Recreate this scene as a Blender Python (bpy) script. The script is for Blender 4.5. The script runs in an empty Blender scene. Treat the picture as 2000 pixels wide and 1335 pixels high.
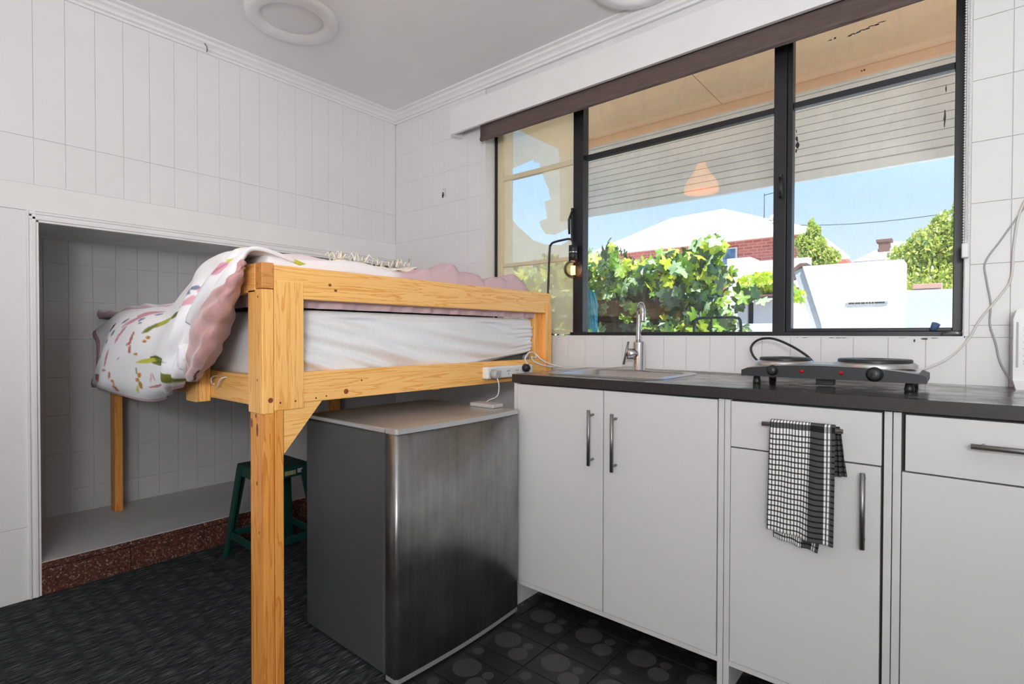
import bpy, bmesh, math, random
from mathutils import Vector, Matrix
random.seed(7)
S = bpy.context.scene
COL = S.collection

# ------------------------------------------------------------------ camera
yaw, pit, rol = math.radians(39.94), math.radians(-.73), math.radians(.12)
fw = Vector((-math.sin(yaw)*math.cos(pit), math.cos(yaw)*math.cos(pit), math.sin(pit)))
rt = Vector((math.cos(yaw), math.sin(yaw), 0))
up = rt.cross(fw)
rt, up = rt*math.cos(rol)+up*math.sin(rol), up*math.cos(rol)-rt*math.sin(rol)
cd = bpy.data.cameras.new('camera'); cam = bpy.data.objects.new('camera', cd); COL.objects.link(cam)
M = Matrix((rt, up, -fw)).transposed().to_4x4(); M.translation = (0, 0, 1.05)
cam.matrix_world = M
cd.sensor_width = 36; cd.lens = 1032/2000*36; cd.clip_start = .02; cd.clip_end = 300
S.camera = cam
S.view_settings.view_transform = 'Standard'; S.view_settings.look = 'None'
S.view_settings.gamma = 1; S.view_settings.exposure = 0; S.view_settings.use_curve_mapping = False
S.cycles.max_bounces = 12; S.cycles.diffuse_bounces = 6; S.cycles.transparent_max_bounces = 24
S.cycles.use_denoising = True; S.cycles.sample_clamp_indirect = 6

# ------------------------------------------------------------------ sky, sun, room lights
w = bpy.data.worlds.new('sky'); S.world = w; w.use_nodes = True
nt = w.node_tree; nt.nodes.clear()
tc = nt.nodes.new('ShaderNodeTexCoord'); sx = nt.nodes.new('ShaderNodeSeparateXYZ')
cr = nt.nodes.new('ShaderNodeValToRGB'); bg = nt.nodes.new('ShaderNodeBackground'); wo = nt.nodes.new('ShaderNodeOutputWorld')
nt.links.new(tc.outputs['Generated'], sx.inputs[0]); nt.links.new(sx.outputs['Z'], cr.inputs[0])
nt.links.new(cr.outputs[0], bg.inputs[0]); nt.links.new(bg.outputs[0], wo.inputs[0])
e = cr.color_ramp.elements
e[0].position = 0.0; e[0].color = (.90, .96, 1, 1)
e[1].position = .7; e[1].color = (.20, .42, .86, 1)
q = e.new(.10); q.color = (.74, .88, 1, 1)
q = e.new(.26); q.color = (.50, .74, 1, 1)
bg.inputs[1].default_value = 1.2

def light(name, kind, loc, direction, energy, size=None, size_y=None, color=(1, 1, 1)):
    d = bpy.data.lights.new(name, kind); o = bpy.data.objects.new(name, d); COL.objects.link(o)
    o.location = loc; o.rotation_euler = Vector(direction).to_track_quat('-Z', 'Y').to_euler()
    d.energy = energy; d.color = color
    if kind == 'AREA':
        d.shape = 'RECTANGLE'; d.size = size; d.size_y = size_y
    return o
sun = light('sun', 'SUN', (0, -5, 20), (-.30, .36, -.88), 8.5, color=(1, .97, .92)); sun.data.angle = .01
# added rear and side area fills, no opening built there; flash aimed at ceiling
light('rear_fill_light', 'AREA', (.78, -2.45, 1.45), (-.36, 1, .42), 35, 1.3, 1.7)
light('bounced_flash', 'AREA', (.36, -.75, 1.45), (-.80, 1.0, 1.15), 40, .45, .45)
light('side_fill_light', 'AREA', (1.35, -.9, 1.65), (-1, .35, .55), 12, 1.6, 1.1)

# ------------------------------------------------------------------ materials
def srgb(r, g, b):
    f = lambda c: (c/255/12.92 if c/255 <= .04045 else ((c/255+.055)/1.055)**2.4)
    return (f(r), f(g), f(b), 1)
class NT:
    def __init__(s, name):
        s.m = bpy.data.materials.new(name); s.m.use_nodes = True; s.t = s.m.node_tree
        s.t.nodes.clear()
        s.out = s.t.nodes.new('ShaderNodeOutputMaterial'); s.b = s.t.nodes.new('ShaderNodeBsdfPrincipled')
        s.t.links.new(s.b.outputs[0], s.out.inputs[0])
    def n(s, typ, **k):
        x = s.t.nodes.new(typ)
        for a, v in k.items(): setattr(x, a, v)
        return x
    def l(s, a, b): s.t.links.new(a, b)
    def put(s, v, sock):
        if isinstance(v, (int, float, tuple, list)): sock.default_value = v
        else: s.l(v, sock)
    def math(s, op, a, b=0.0, c=0.0, clamp=False):
        x = s.n('ShaderNodeMath', operation=op); x.use_clamp = clamp
        s.put(a, x.inputs[0]); s.put(b, x.inputs[1]); s.put(c, x.inputs[2]); return x.outputs[0]
    def pos(s, scale=(1, 1, 1), loc=(0, 0, 0), rot=(0, 0, 0), src=None):
        g = src or s.n('ShaderNodeNewGeometry').outputs['Position']
        mp = s.n('ShaderNodeMapping'); s.l(g, mp.inputs[0])
        mp.inputs['Scale'].default_value = scale; mp.inputs['Location'].default_value = loc; mp.inputs['Rotation'].default_value = rot
        return mp.outputs[0]
    def noise(s, vec, scale=5, detail=3, rough=.5, dist=0):
        x = s.n('ShaderNodeTexNoise'); s.l(vec, x.inputs['Vector']); x.inputs['Scale'].default_value = scale
        x.inputs['Detail'].default_value = detail; x.inputs['Roughness'].default_value = rough; x.inputs['Distortion'].default_value = dist
        return x.outputs['Fac']
    def ramp(s, fac, stops, interp='LINEAR'):
        x = s.n('ShaderNodeValToRGB'); s.l(fac, x.inputs[0]); r = x.color_ramp; r.interpolation = interp
        r.elements[0].position, r.elements[0].color = stops[0]
        r.elements[1].position, r.elements[1].color = stops[-1]
        for p, c in stops[1:-1]:
            q = r.elements.new(p); q.color = c
        return x.outputs[0]
    def mix(s, f, a, b, blend='MIX'):
        x = s.n('ShaderNodeMix', data_type='RGBA', blend_type=blend)
        s.put(f, x.inputs[0]); s.put(a, x.inputs[6]); s.put(b, x.inputs[7]); return x.outputs[2]
    def bump(s, h, strength=.3, dist=.002):
        x = s.n('ShaderNodeBump'); s.l(h, x.inputs['Height']); x.inputs['Strength'].default_value = strength
        x.inputs['Distance'].default_value = dist; s.l(x.outputs[0], s.b.inputs['Normal'])
    def set(s, col=None, rough=None, metal=None, spec=None, **k):
        if col is not None: s.put(col, s.b.inputs['Base Color'])
        if rough is not None: s.put(rough, s.b.inputs['Roughness'])
        if metal is not None: s.put(metal, s.b.inputs['Metallic'])
        if spec is not None: s.b.inputs['Specular IOR Level'].default_value = spec
        for a, v in k.items(): s.put(v, s.b.inputs[a])
        return s.m
def plain(name, col, rough=.5, metal=0, spec=.5, var=.06, scale=8, bump=0):
    t = NT(name); n = t.noise(t.pos(), scale, 4)
    d = tuple(c*(1-var) for c in col[:3])+(1,); u = tuple(min(1, c*(1+var)) for c in col[:3])+(1,)
    t.set(t.ramp(n, [(.3, d), (.7, u)]), rough, metal, spec)
    if bump: t.bump(t.noise(t.pos(), scale*25, 3), .3, bump)
    return t.m
G = lambda v: srgb(v, v, v)
M_wall = plain('white_painted_board', (.76, .76, .765, 1), .42, var=.02, scale=3, bump=.0008)
M_joint = plain('painted_joint', (.72, .72, .72, 1), .6)
M_ceil = plain('white_ceiling_paint', (.82, .82, .82, 1), .7, var=.02, scale=2)
M_trim = plain('white_gloss_trim', (.80, .80, .80, 1), .3, var=.02)
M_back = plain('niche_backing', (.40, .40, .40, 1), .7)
M_niche = plain('shaded_niche_board', (.54, .54, .55, 1), .45, var=.05, scale=3, bump=.0008)  # darker than the wall white: niche shade partly put into the colour
M_cab = plain('white_laminate', (.61, .61, .61, 1), .36, var=.015, scale=4)
M_cabin = plain('laminate_edge', (.60, .60, .60, 1), .4)
M_gap = plain('cabinet_shadow_gap', (.05, .05, .05, 1), .8)
M_black = plain('black_frame_paint', srgb(27, 28, 33), .38, var=.15, scale=20, bump=.001)
M_cream = plain('cream_sash_paint', srgb(214, 203, 172), .5, var=.06)
M_blackplastic = plain('black_plastic', srgb(34, 35, 37), .42, var=.05)
M_dkgrey = plain('dark_grey_enamel', srgb(40, 42, 45), .5, var=.04)
M_chrome = plain('chrome', (.62, .62, .62, 1), .12, 1, var=.03)
M_steel = plain('brushed_nickel', (.27, .27, .27, 1), .42, 1, var=.05)
M_sink = plain('stainless_steel', (.58, .58, .58, 1), .28, 1, var=.05)
M_whiteplastic = plain('white_plastic', (.78, .78, .78, 1), .35, var=.01)
M_cable = plain('white_cable', (.72, .71, .68, 1), .45, var=.02)
M_greyplastic = plain('grey_plastic', (.42, .42, .41, 1), .45, var=.03)
M_green = plain('dark_green_plastic', srgb(18, 62, 56), .4, var=.08)
M_red = plain('red_lens', srgb(190, 20, 40), .25)
M_blind = None
t = NT('brown_blind_fabric')
n = t.noise(t.pos((3, 3, 60)), 6, 4); t.set(t.ramp(n, [(.3, srgb(82, 68, 66)), (.7, srgb(104, 88, 84))]), .75)
t.bump(t.noise(t.pos((200, 200, 200)), 6, 2), .3, .0008); M_blind = t.m

def wood(name, axis, light_c, dark_c, seed=0, orange=None):
    t = NT(name)
    sc = [22, 22, 22]; sc[axis] = 1.1
    p = t.pos(tuple(sc), (seed, seed*.7, seed*1.3))
    n1 = t.noise(p, 1.6, 5, .55, .6)
    sc2 = [170, 170, 170]; sc2[axis] = 5
    n2 = t.noise(t.pos(tuple(sc2)), 1, 3)
    wv = t.math('FRACT', t.math('MULTIPLY', n1, 7.0))
    ring = t.ramp(wv, [(0, (0, 0, 0, 1)), (.62, (.15, .15, .15, 1)), (.90, (1, 1, 1, 1)), (1, (0, 0, 0, 1))])
    c = t.mix(ring, light_c, dark_c)
    c = t.mix(t.math('MULTIPLY', n2, .30), c, dark_c)
    lo = t.noise(t.pos(tuple(x*.12 for x in sc)), 2.2, 2)
    c = t.mix(t.math('MULTIPLY', lo, .35), c, orange or dark_c)
    t.set(c, .42); t.bump(n2, .2, .0006); return t.m
PL, PD, PO = srgb(255, 208, 132), srgb(228, 154, 70), srgb(240, 168, 78)
M_wx = wood('pine_grain_x', 0, PL, PD, 1, PO); M_wy = wood('pine_grain_y', 1, PL, PD, 2, PO); M_wz = wood('pine_grain_z', 2, PL, PD, 3, PO)
M_wz2 = wood('pine_leg_grain', 2, srgb(242, 176, 92), srgb(204, 116, 40), 5, srgb(220, 132, 46))
M_wend = wood('pine_end_grain', 1, srgb(222, 158, 90), srgb(190, 122, 60), 7)
M_knot = plain('wood_knot', srgb(128, 66, 34), .5, var=.3, scale=90)
M_screw = plain('screw_hole', srgb(70, 48, 30), .6)

# carpet: charcoal pile with light flecks running across the room
t = NT('charcoal_flecked_carpet')
p = t.pos((620, 17, 1)); n1 = t.noise(p, 1, 2, .5, .3); n2 = t.noise(t.pos((900, 500, 1)), 1, 2); n3 = t.noise(t.pos((160, 9, 1), (3, 7, 0)), 1, 2)
c = t.ramp(n1, [(.38, srgb(20, 22, 23)), (.54, srgb(44, 47, 49)), (.70, srgb(150, 154, 154))])
c = t.mix(t.math('MULTIPLY', n3, .35), c, srgb(28, 31, 32)); c = t.mix(.25, c, t.ramp(n2, [(.3, srgb(10, 11, 12)), (.7, srgb(70, 74, 75))]))
t.set(c, .95, spec=.1); t.bump(n1, .5, .002); M_carpet = t.m

# vinyl: near-black squares with rings of grey "tree slices"
t = NT('dark_vinyl_tile')
pos = t.n('ShaderNodeNewGeometry').outputs['Position']
sp = t.n('ShaderNodeSeparateXYZ'); t.l(pos, sp.inputs[0])
fx = t.math('MULTIPLY', t.math('FRACT', t.math('DIVIDE', t.math('ADD', sp.outputs[0], 9.04), .2)), .2)
fy = t.math('MULTIPLY', t.math('FRACT', t.math('DIVIDE', t.math('ADD', sp.outputs[1], 8.566), .2)), .2)
acc = None
for cx, cy, r in ((.068, .148, .047), (.146, .106, .034), (.146, .160, .018), (.036, .034, .020)):
    dx = t.math('SUBTRACT', fx, cx); dy = t.math('SUBTRACT', fy, cy)
    d = t.math('SQRT', t.math('ADD', t.math('MULTIPLY', dx, dx), t.math('MULTIPLY', dy, dy)))
    ins = t.math('LESS_THAN', d, r); rings = t.math('ADD', .45, t.math('MULTIPLY', t.math('SINE', t.math('MULTIPLY', d, 900)), .3))
    v = t.math('MULTIPLY', ins, rings); acc = v if acc is None else t.math('MAXIMUM', acc, v)
n = t.noise(t.pos((60, 60, 60)), 3, 5)
acc = t.math('MULTIPLY', acc, t.math('MULTIPLY', n, .8))
base = t.ramp(n, [(.3, srgb(25, 25, 26)), (.7, srgb(38, 38, 39))])
t.set(t.mix(acc, base, srgb(120, 120, 120)), t.ramp(n, [(.3, (.34,)*3+(1,)), (.7, (.5,)*3+(1,))]), spec=.4); M_vinyl = t.m
M_grout = plain('vinyl_groove', srgb(128, 128, 128), .6, var=.2, scale=30)

# terrazzo
t = NT('red_brown_terrazzo')
v = t.n('ShaderNodeTexVoronoi'); t.l(t.pos(), v.inputs['Vector']); v.inputs['Scale'].default_value = 190
cc = t.n('ShaderNodeSeparateColor'); t.l(v.outputs['Color'], cc.inputs[0])
c = t.ramp(cc.outputs[0], [(0, srgb(52, 28, 22)), (.3, srgb(104, 50, 38)), (.55, srgb(78, 42, 32)), (.78, srgb(132, 74, 58)), (.93, srgb(150, 116, 100)), (1, srgb(196, 176, 160))])
n = t.noise(t.pos(), 25, 3); c = t.mix(t.math('ADD', t.math('MULTIPLY', n, .5), .15), c, srgb(50, 30, 25)); t.set(c, .5); M_terr = t.m

t = NT('dark_stone_laminate')
n = t.noise(t.pos(), 60, 5, .7); n2 = t.noise(t.pos((14, 14, 14)), 1, 4)
c = t.ramp(n, [(.35, srgb(52, 49, 49)), (.6, srgb(70, 66, 65)), (.8, srgb(98, 94, 92))])
t.set(c, t.ramp(n2, [(.3, (.10,)*3+(1,)), (.7, (.30,)*3+(1,))]), spec=1.0); M_top = t.m
t = NT('dark_brown_worktop_edge')
t.set(t.ramp(t.noise(t.pos(), 70, 5, .7), [(.3, srgb(32, 28, 27)), (.7, srgb(50, 44, 43))]), .5); M_edge = t.m

t = NT('brushed_fridge_door')
n = t.noise(t.pos((6, 6, 5), (2, 1, 0)), 1, 5, .6); n2 = t.noise(t.pos((60, 60, 3)), 1, 4)
f = t.math('ADD', t.math('MULTIPLY', n, .7), t.math('MULTIPLY', n2, .3))
t.set(t.ramp(f, [(.32, srgb(120, 120, 121)), (.7, srgb(166, 166, 166))]), t.ramp(f, [(.3, (.30,)*3+(1,)), (.7, (.44,)*3+(1,))]), .92); M_fdoor = t.m
M_fbody = plain('dark_silver_fridge_body', srgb(86, 87, 88), .36, .35, var=.06, scale=5)
M_ftop = plain('silver_fridge_top', srgb(196, 196, 196), .30, .6, var=.05, scale=5)

t = NT('white_cotton_sheet')
n = t.noise(t.pos((30, 30, 30)), 4, 4); t.set(t.ramp(n, [(.3, (.76, .76, .78, 1)), (.7, (.82, .82, .84, 1))]), .9, spec=.2)
t.b.inputs['Sheen Weight'].default_value = .2
t.bump(t.noise(t.pos((260, 260, 260)), 3, 2), .3, .0008); M_sheet = t.m
t = NT('pink_velvet'); n = t.noise(t.pos((1, 1, 1)), 18, 4, .6)
t.set(t.ramp(n, [(.3, srgb(176, 128, 128)), (.7, srgb(206, 160, 158))]), .8, spec=.2); t.b.inputs['Sheen Weight'].default_value = .5; M_pink = t.m
t = NT('printed_duvet_cotton'); a = t.n('ShaderNodeVertexColor'); a.layer_name = 'print'
n = t.noise(t.pos((1, 1, 1)), 60, 3); t.set(t.mix(t.math('MULTIPLY', n, .12), a.outputs[0], srgb(190, 190, 196)), .88, spec=.2)
t.bump(t.noise(t.pos((1, 1, 1)), 40, 4), .35, .004); M_print = t.m
M_mattress = plain('grey_mattress_base', srgb(92, 96, 92), .9)
M_fringe = plain('cream_yarn', srgb(235, 230, 214), .9)

# glass that lets light straight through and mirrors the room by Fresnel
t = NT('window_glass'); t.t.nodes.remove(t.b)
tr = t.n('ShaderNodeBsdfTransparent'); gl = t.n('ShaderNodeBsdfGlossy'); gl.inputs['Roughness'].default_value = 0.0
fr = t.n('ShaderNodeFresnel'); bf = t.n('ShaderNodeNewGeometry'); t.l(t.math('SUBTRACT', 1.5, t.math('MULTIPLY', bf.outputs['Backfacing'], .83333)), fr.inputs[0]); mx = t.n('ShaderNodeMixShader')
tr.inputs[0].default_value = (.97, .98, .98, 1)
t.l(t.math('MULTIPLY', fr.outputs[0], 1.25, clamp=True), mx.inputs[0]); t.l(tr.outputs[0], mx.inputs[1]); t.l(gl.outputs[0], mx.inputs[2])
df = t.n('ShaderNodeBsdfDiffuse'); df.inputs[0].default_value = (.7, .7, .7, 1); m2 = t.n('ShaderNodeMixShader')
dn = t.noise(t.pos((6, 6, 3)), 3, 5, .7); t.l(t.math('MULTIPLY', t.math('SUBTRACT', dn, .47, clamp=True), .16, clamp=True), m2.inputs[0])
t.l(mx.outputs[0], m2.inputs[1]); t.l(df.outputs[0], m2.inputs[2]); t.l(m2.outputs[0], t.out.inputs[0]); M_glass = t.m
t = NT('bulb_glass'); t.t.nodes.remove(t.b)
tr = t.n('ShaderNodeBsdfTransparent'); gl = t.n('ShaderNodeBsdfGlossy'); gl.inputs['Roughness'].default_value = 0.03
lw = t.n('ShaderNodeLayerWeight'); lw.inputs[0].default_value = .3; mx = t.n('ShaderNodeMixShader')
tr.inputs[0].default_value = (1, .93, .84, 1)
t.l(t.math('MULTIPLY', lw.outputs['Fresnel'], .9, clamp=True), mx.inputs[0]); t.l(tr.outputs[0], mx.inputs[1]); t.l(gl.outputs[0], mx.inputs[2])
t.l(mx.outputs[0], t.out.inputs[0]); M_bulb = t.m
def emit(name, col, s):
    t = NT(name); t.set(col, .5); t.b.inputs['Emission Color'].default_value = col; t.b.inputs['Emission Strength'].default_value = s
    t.set(t.mix(t.math('MULTIPLY', t.noise(t.pos(), 30), .05), col, (1, 1, 1, 1))); return t.m
M_fil = emit('glowing_filament', srgb(255, 176, 110), 6)
# cream half-transparent film over the left casement pane
t = NT('cream_window_film'); t.t.nodes.remove(t.b)
tr = t.n('ShaderNodeBsdfTransparent'); df = t.n('ShaderNodeBsdfDiffuse'); tl = t.n('ShaderNodeBsdfTranslucent'); m1 = t.n('ShaderNodeMixShader'); m2 = t.n('ShaderNodeMixShader')
n = t.noise(t.pos((2, 2, 4)), 3, 4); c = t.ramp(n, [(.3, srgb(238, 224, 186)), (.7, srgb(247, 236, 206))])
t.l(c, df.inputs[0]); t.l(c, tl.inputs[0]); tr.inputs[0].default_value = (1, .97, .90, 1)
m1.inputs[0].default_value = .45; t.l(df.outputs[0], m1.inputs[1]); t.l(tl.outputs[0], m1.inputs[2])
m2.inputs[0].default_value = .32; t.l(m1.outputs[0], m2.inputs[1]); t.l(tr.outputs[0], m2.inputs[2]); t.l(m2.outputs[0], t.out.inputs[0]); M_film = t.m

def leafmat(name, c1, c2, tr=.5):
    t = NT(name); n = t.noise(t.pos((14, 14, 14)), 1, 2)
    col = t.ramp(n, [(.35, c1), (.65, c2)]); t.t.nodes.remove(t.b)
    df = t.n('ShaderNodeBsdfDiffuse'); tl = t.n('ShaderNodeBsdfTranslucent'); gl = t.n('ShaderNodeBsdfGlossy'); gl.inputs['Roughness'].default_value = .4
    t.l(col, df.inputs[0]); tc_ = t.mix(.5, col, (.55, .75, .05, 1)); t.l(tc_, tl.inputs[0])
    m1 = t.n('ShaderNodeMixShader'); m1.inputs[0].default_value = tr; m2 = t.n('ShaderNodeMixShader'); m2.inputs[0].default_value = .07
    t.l(df.outputs[0], m1.inputs[1]); t.l(tl.outputs[0], m1.inputs[2]); t.l(m1.outputs[0], m2.inputs[1]); t.l(gl.outputs[0], m2.inputs[2])
    t.l(m2.outputs[0], t.out.inputs[0]); return t.m
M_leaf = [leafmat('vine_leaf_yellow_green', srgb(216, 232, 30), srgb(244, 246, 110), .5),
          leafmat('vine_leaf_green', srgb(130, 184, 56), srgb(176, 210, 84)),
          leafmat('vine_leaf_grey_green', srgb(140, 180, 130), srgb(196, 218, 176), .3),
          leafmat('vine_leaf_shaded', srgb(24, 52, 34), srgb(44, 84, 50), .2)]  # dark copy of the leaf green: the vine's inner shade put into the colour
M_tree = [leafmat('tree_leaf_olive', srgb(186, 204, 96), srgb(220, 228, 130)), leafmat('tree_leaf_pale', srgb(232, 232, 130), srgb(250, 240, 170)), leafmat('tree_leaf_deep', srgb(104, 132, 96), srgb(150, 172, 120))]
M_bark = plain('bark', srgb(92, 70, 50), .9, var=.2, scale=20)
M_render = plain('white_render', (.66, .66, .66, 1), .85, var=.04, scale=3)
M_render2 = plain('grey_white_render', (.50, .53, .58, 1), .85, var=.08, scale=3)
M_roof = plain('white_metal_roof', (.78, .78, .78, 1), .5, var=.02)
M_tileroof = plain('brown_roof_tiles', srgb(120, 92, 84), .8, var=.2, scale=12)
M_darkopen = plain('dark_opening', srgb(40, 38, 40), .7)
M_soffit = plain('peach_soffit_paint', srgb(255, 210, 162), .6, var=.04, scale=4)
M_weather = plain('weatherboard_paint', srgb(238, 238, 232), .6, var=.05, scale=6)
M_ground = plain('concrete_yard', (.80, .79, .76, 1), .9, var=.1, scale=3)
M_fence = plain('dark_timber_fence', srgb(70, 52, 38), .9, var=.3, scale=6)
t = NT('red_brickwork')
br = t.n('ShaderNodeTexBrick'); p = t.pos((1, 1, 1), rot=(math.pi/2, 0, 0)); t.l(p, br.inputs['Vector'])
br.inputs['Scale'].default_value = 1; br.inputs['Brick Width'].default_value = .24; br.inputs['Row Height'].default_value = .086; br.inputs['Mortar Size'].default_value = .010
br.inputs['Color1'].default_value = srgb(196, 110, 98); br.inputs['Color2'].default_value = srgb(168, 88, 80); br.inputs['Mortar'].default_value = srgb(190, 150, 140)
t.set(br.outputs[0], .9); M_brick = t.m
t = NT('blue_grey_pane'); t.set(t.ramp(t.noise(t.pos(), 3), [(.4, srgb(70, 96, 128)), (.6, srgb(120, 150, 180))]), .1); M_pane = t.m
M_teal = plain('teal_feathers', srgb(60, 168, 190), .8, var=.25, scale=30)
M_orange = plain('orange_lampshade', srgb(240, 150, 60), .6)
# wood-look pendant: a lit shade
M_pend = emit('lit_orange_shade', srgb(250, 165, 70), 4.0)
# tea towel
t = NT('checked_tea_towel'); uv = t.n('ShaderNodeUVMap'); su = t.n('ShaderNodeSeparateXYZ'); t.l(uv.outputs[0], su.inputs[0])
U, V = su.outputs[0], su.outputs[1]           # U in columns, V in rows
fu = t.math('FRACT', U); fv = t.math('FRACT', V)
lu = t.math('LESS_THAN', fu, .38); lv = t.math('LESS_THAN', fv, .30)
ch = t.mix(lu, G(232), G(98)); ch = t.mix(t.math('MULTIPLY', lv, .9), ch, G(26))
dk = t.mix(t.math('MULTIPLY', lv, .9), G(78), G(18))
dark = t.math('GREATER_THAN', U, 12.6); wh = t.math('MULTIPLY', t.math('GREATER_THAN', U, 17.0), t.math('LESS_THAN', U, 19.0))
lu2 = t.math('LESS_THAN', fu, .55)
wc = t.mix(t.math('MULTIPLY', lv, .6), t.mix(lu2, G(90), G(232)), G(50))
c = t.mix(dark, ch, dk); c = t.mix(wh, c, wc)
t.set(c, .9, spec=.2); t.bump(t.noise(t.pos((500, 500, 500)), 1, 2), .4, .001); M_towel = t.m

# ------------------------------------------------------------------ builders
ORG = {}
def tag(o, label=None, cat=None, group=None, kind=None):
    if label: o['label'] = label
    if cat: o['category'] = cat
    if group: o['group'] = group
    if kind: o['kind'] = kind
    return o
def empty(name, loc=(0, 0, 0), **k):
    o = bpy.data.objects.new(name, None); COL.objects.link(o); o.location = loc; ORG[o] = Vector(loc); o.empty_display_size = .1
    return tag(o, **k)
def link(name, me, parent=None, org=None):
    """me holds world coordinates; shift them to the object's origin"""
    o = bpy.data.objects.new(name, me); COL.objects.link(o)
    if parent is not None:
        g = ORG[parent]; o.parent = parent; me.transform(Matrix.Translation(-g)); ORG[o] = g
    else:
        if org is None:
            xs = [v.co for v in me.vertices]
            org = Vector(((min(v.x for v in xs)+max(v.x for v in xs))/2, (min(v.y for v in xs)+max(v.y for v in xs))/2, min(v.z for v in xs)))
        org = Vector(org); me.transform(Matrix.Translation(-org)); o.location = org; ORG[o] = org
    return o
class B:
    def __init__(s): s.bm = bmesh.new(); s.mats = []
    def _m(s, mat):
        if mat not in s.mats: s.mats.append(mat)
        return s.mats.index(mat)
    def faces(s, vs, fs, mat, smooth=False):
        i = s._m(mat); bv = [s.bm.verts.new(v) for v in vs]; out = []
        for f in fs:
            try: q = s.bm.faces.new([bv[k] for k in f])
            except ValueError: continue
            q.material_index = i; q.smooth = smooth; out.append(q)
        return bv, out
    def box(s, x0, x1, y0, y1, z0, z1, mat, bevel=0.0):
        x0, x1 = sorted((x0, x1)); y0, y1 = sorted((y0, y1)); z0, z1 = sorted((z0, z1))
        vs = [(x, y, z) for x in (x0, x1) for y in (y0, y1) for z in (z0, z1)]
        fs = [(0, 1, 3, 2), (4, 6, 7, 5), (0, 4, 5, 1), (2, 3, 7, 6), (0, 2, 6, 4), (1, 5, 7, 3)]
        bv, bf = s.faces(vs, fs, mat)
        if bevel:
            ed = list({e for f in bf for e in f.edges})
            bmesh.ops.bevel(s.bm, geom=ed, offset=bevel, segments=2, affect='EDGES', profile=.5)
        return s
    def prism(s, pts, axis, a, b, mat, smooth=False):
        """pts 2-D outline in the two other axes, extruded along axis"""
        def P(u, v, w): return {0: (w, u, v), 1: (u, w, v), 2: (u, v, w)}[axis]
        n = len(pts); vs = [P(*p, a) for p in pts]+[P(*p, b) for p in pts]
        fs = [tuple(range(n)), tuple(range(2*n-1, n-1, -1))]+[(i, (i+1) % n, n+(i+1) % n, n+i) for i in range(n)]
        s.faces(vs, fs, mat, smooth); return s
    def tube(s, pts, r, mat, seg=8, caps=True):
        pts = [Vector(p) for p in pts]; n = len(pts); rr = r if isinstance(r, (list, tuple)) else [r]*n
        T = [(pts[min(i+1, n-1)]-pts[max(i-1, 0)]).normalized() for i in range(n)]
        a = T[0].orthogonal().normalized(); vs = []
        for i in range(n):
            a = (a-T[i]*a.dot(T[i])).normalized(); b = T[i].cross(a)
            vs += [pts[i]+(a*math.cos(2*math.pi*k/seg)+b*math.sin(2*math.pi*k/seg))*rr[i] for k in range(seg)]
        fs = [(i*seg+k, i*seg+(k+1) % seg, (i+1)*seg+(k+1) % seg, (i+1)*seg+k) for i in range(n-1) for k in range(seg)]
        bv, _ = s.faces(vs, fs, mat, True)
        if caps:
            for q in (bv[:seg][::-1], bv[-seg:]):
                f = s.bm.faces.new(q); f.material_index = s._m(mat)
        return s
    def lathe(s, prof, c, mat, seg=32, axis=2, smooth=True, arc=1.0):
        c = Vector(c); vs = []
        for r, h in prof:
            for k in range(seg):
                t_ = 2*math.pi*k/seg; u, v = r*math.cos(t_), r*math.sin(t_)
                d = {2: (u, v, h), 1: (u, h, v), 0: (h, u, v)}[axis]; vs.append(c+Vector(d))
        n = len(prof); fs = [(i*seg+k, i*seg+(k+1) % seg, (i+1)*seg+(k+1) % seg, (i+1)*seg+k) for i in range(n-1) for k in range(seg)]
        if axis == 1: fs = [f[::-1] for f in fs]
        s.faces(vs, fs, mat, smooth); return s
    def grid(s, rows, mat, smooth=True, closed=False):
        nr, nc = len(rows), len(rows[0]); vs = [p for r in rows for p in r]
        fs = [(i*nc+j, i*nc+j+1, (i+1)*nc+j+1, (i+1)*nc+j) for i in range(nr-1) for j in range(nc-1)]
        return s.faces(vs, fs, mat, smooth)
    def mesh(s, name, recalc=True):
        if recalc: bmesh.ops.recalc_face_normals(s.bm, faces=s.bm.faces)
        me = bpy.data.meshes.new(name); s.bm.to_mesh(me); s.bm.free()
        for m in s.mats: me.materials.append(m)
        return me
    def obj(s, name, parent=None, org=None, recalc=True, **k):
        return tag(link(name, s.mesh(name, recalc), parent, org), **k)
def bezier(pts, n=8):
    """Catmull-Rom through pts"""
    P = [Vector(p) for p in pts]; P = [P[0]*2-P[1]]+P+[P[-1]*2-P[-2]]; out = []
    for i in range(1, len(P)-2):
        for k in range(n):
            t_ = k/n; a, b, c, d = P[i-1], P[i], P[i+1], P[i+2]
            out.append(.5*((2*b)+(c-a)*t_+(2*a-5*b+4*c-d)*t_*t_+(3*b-a-3*c+d)*t_**3))
    out.append(P[-2]); return out
def surf(ctrl, nu, nv):
    """Catmull-Rom surface through a control net: ctrl[row][col]"""
    cols = [bezier(r, nu) for r in ctrl]
    return [list(r) for r in zip(*[bezier([cols[i][j] for i in range(len(ctrl))], nv) for j in range(len(cols[0]))])]
def pieces(name, parent, boxes, mat, bevel=.001, group=None):
    """each box its own child, equal sizes sharing one mesh"""
    cache = {}; g = ORG[parent]
    for x0, x1, y0, y1, z0, z1 in boxes:
        key = (round(x1-x0, 4), round(y1-y0, 4), round(z1-z0, 4))
        if key not in cache:
            b = B(); b.box(0, x1-x0, 0, y1-y0, 0, z1-z0, mat)
            if bevel: bmesh.ops.bevel(b.bm, geom=list(b.bm.edges), offset=bevel, segments=1, affect='EDGES')
            cache[key] = b.mesh(name)
        o = bpy.data.objects.new(name, cache[key]); COL.objects.link(o); o.parent = parent; o.location = Vector((x0, y0, z0))-g

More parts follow.
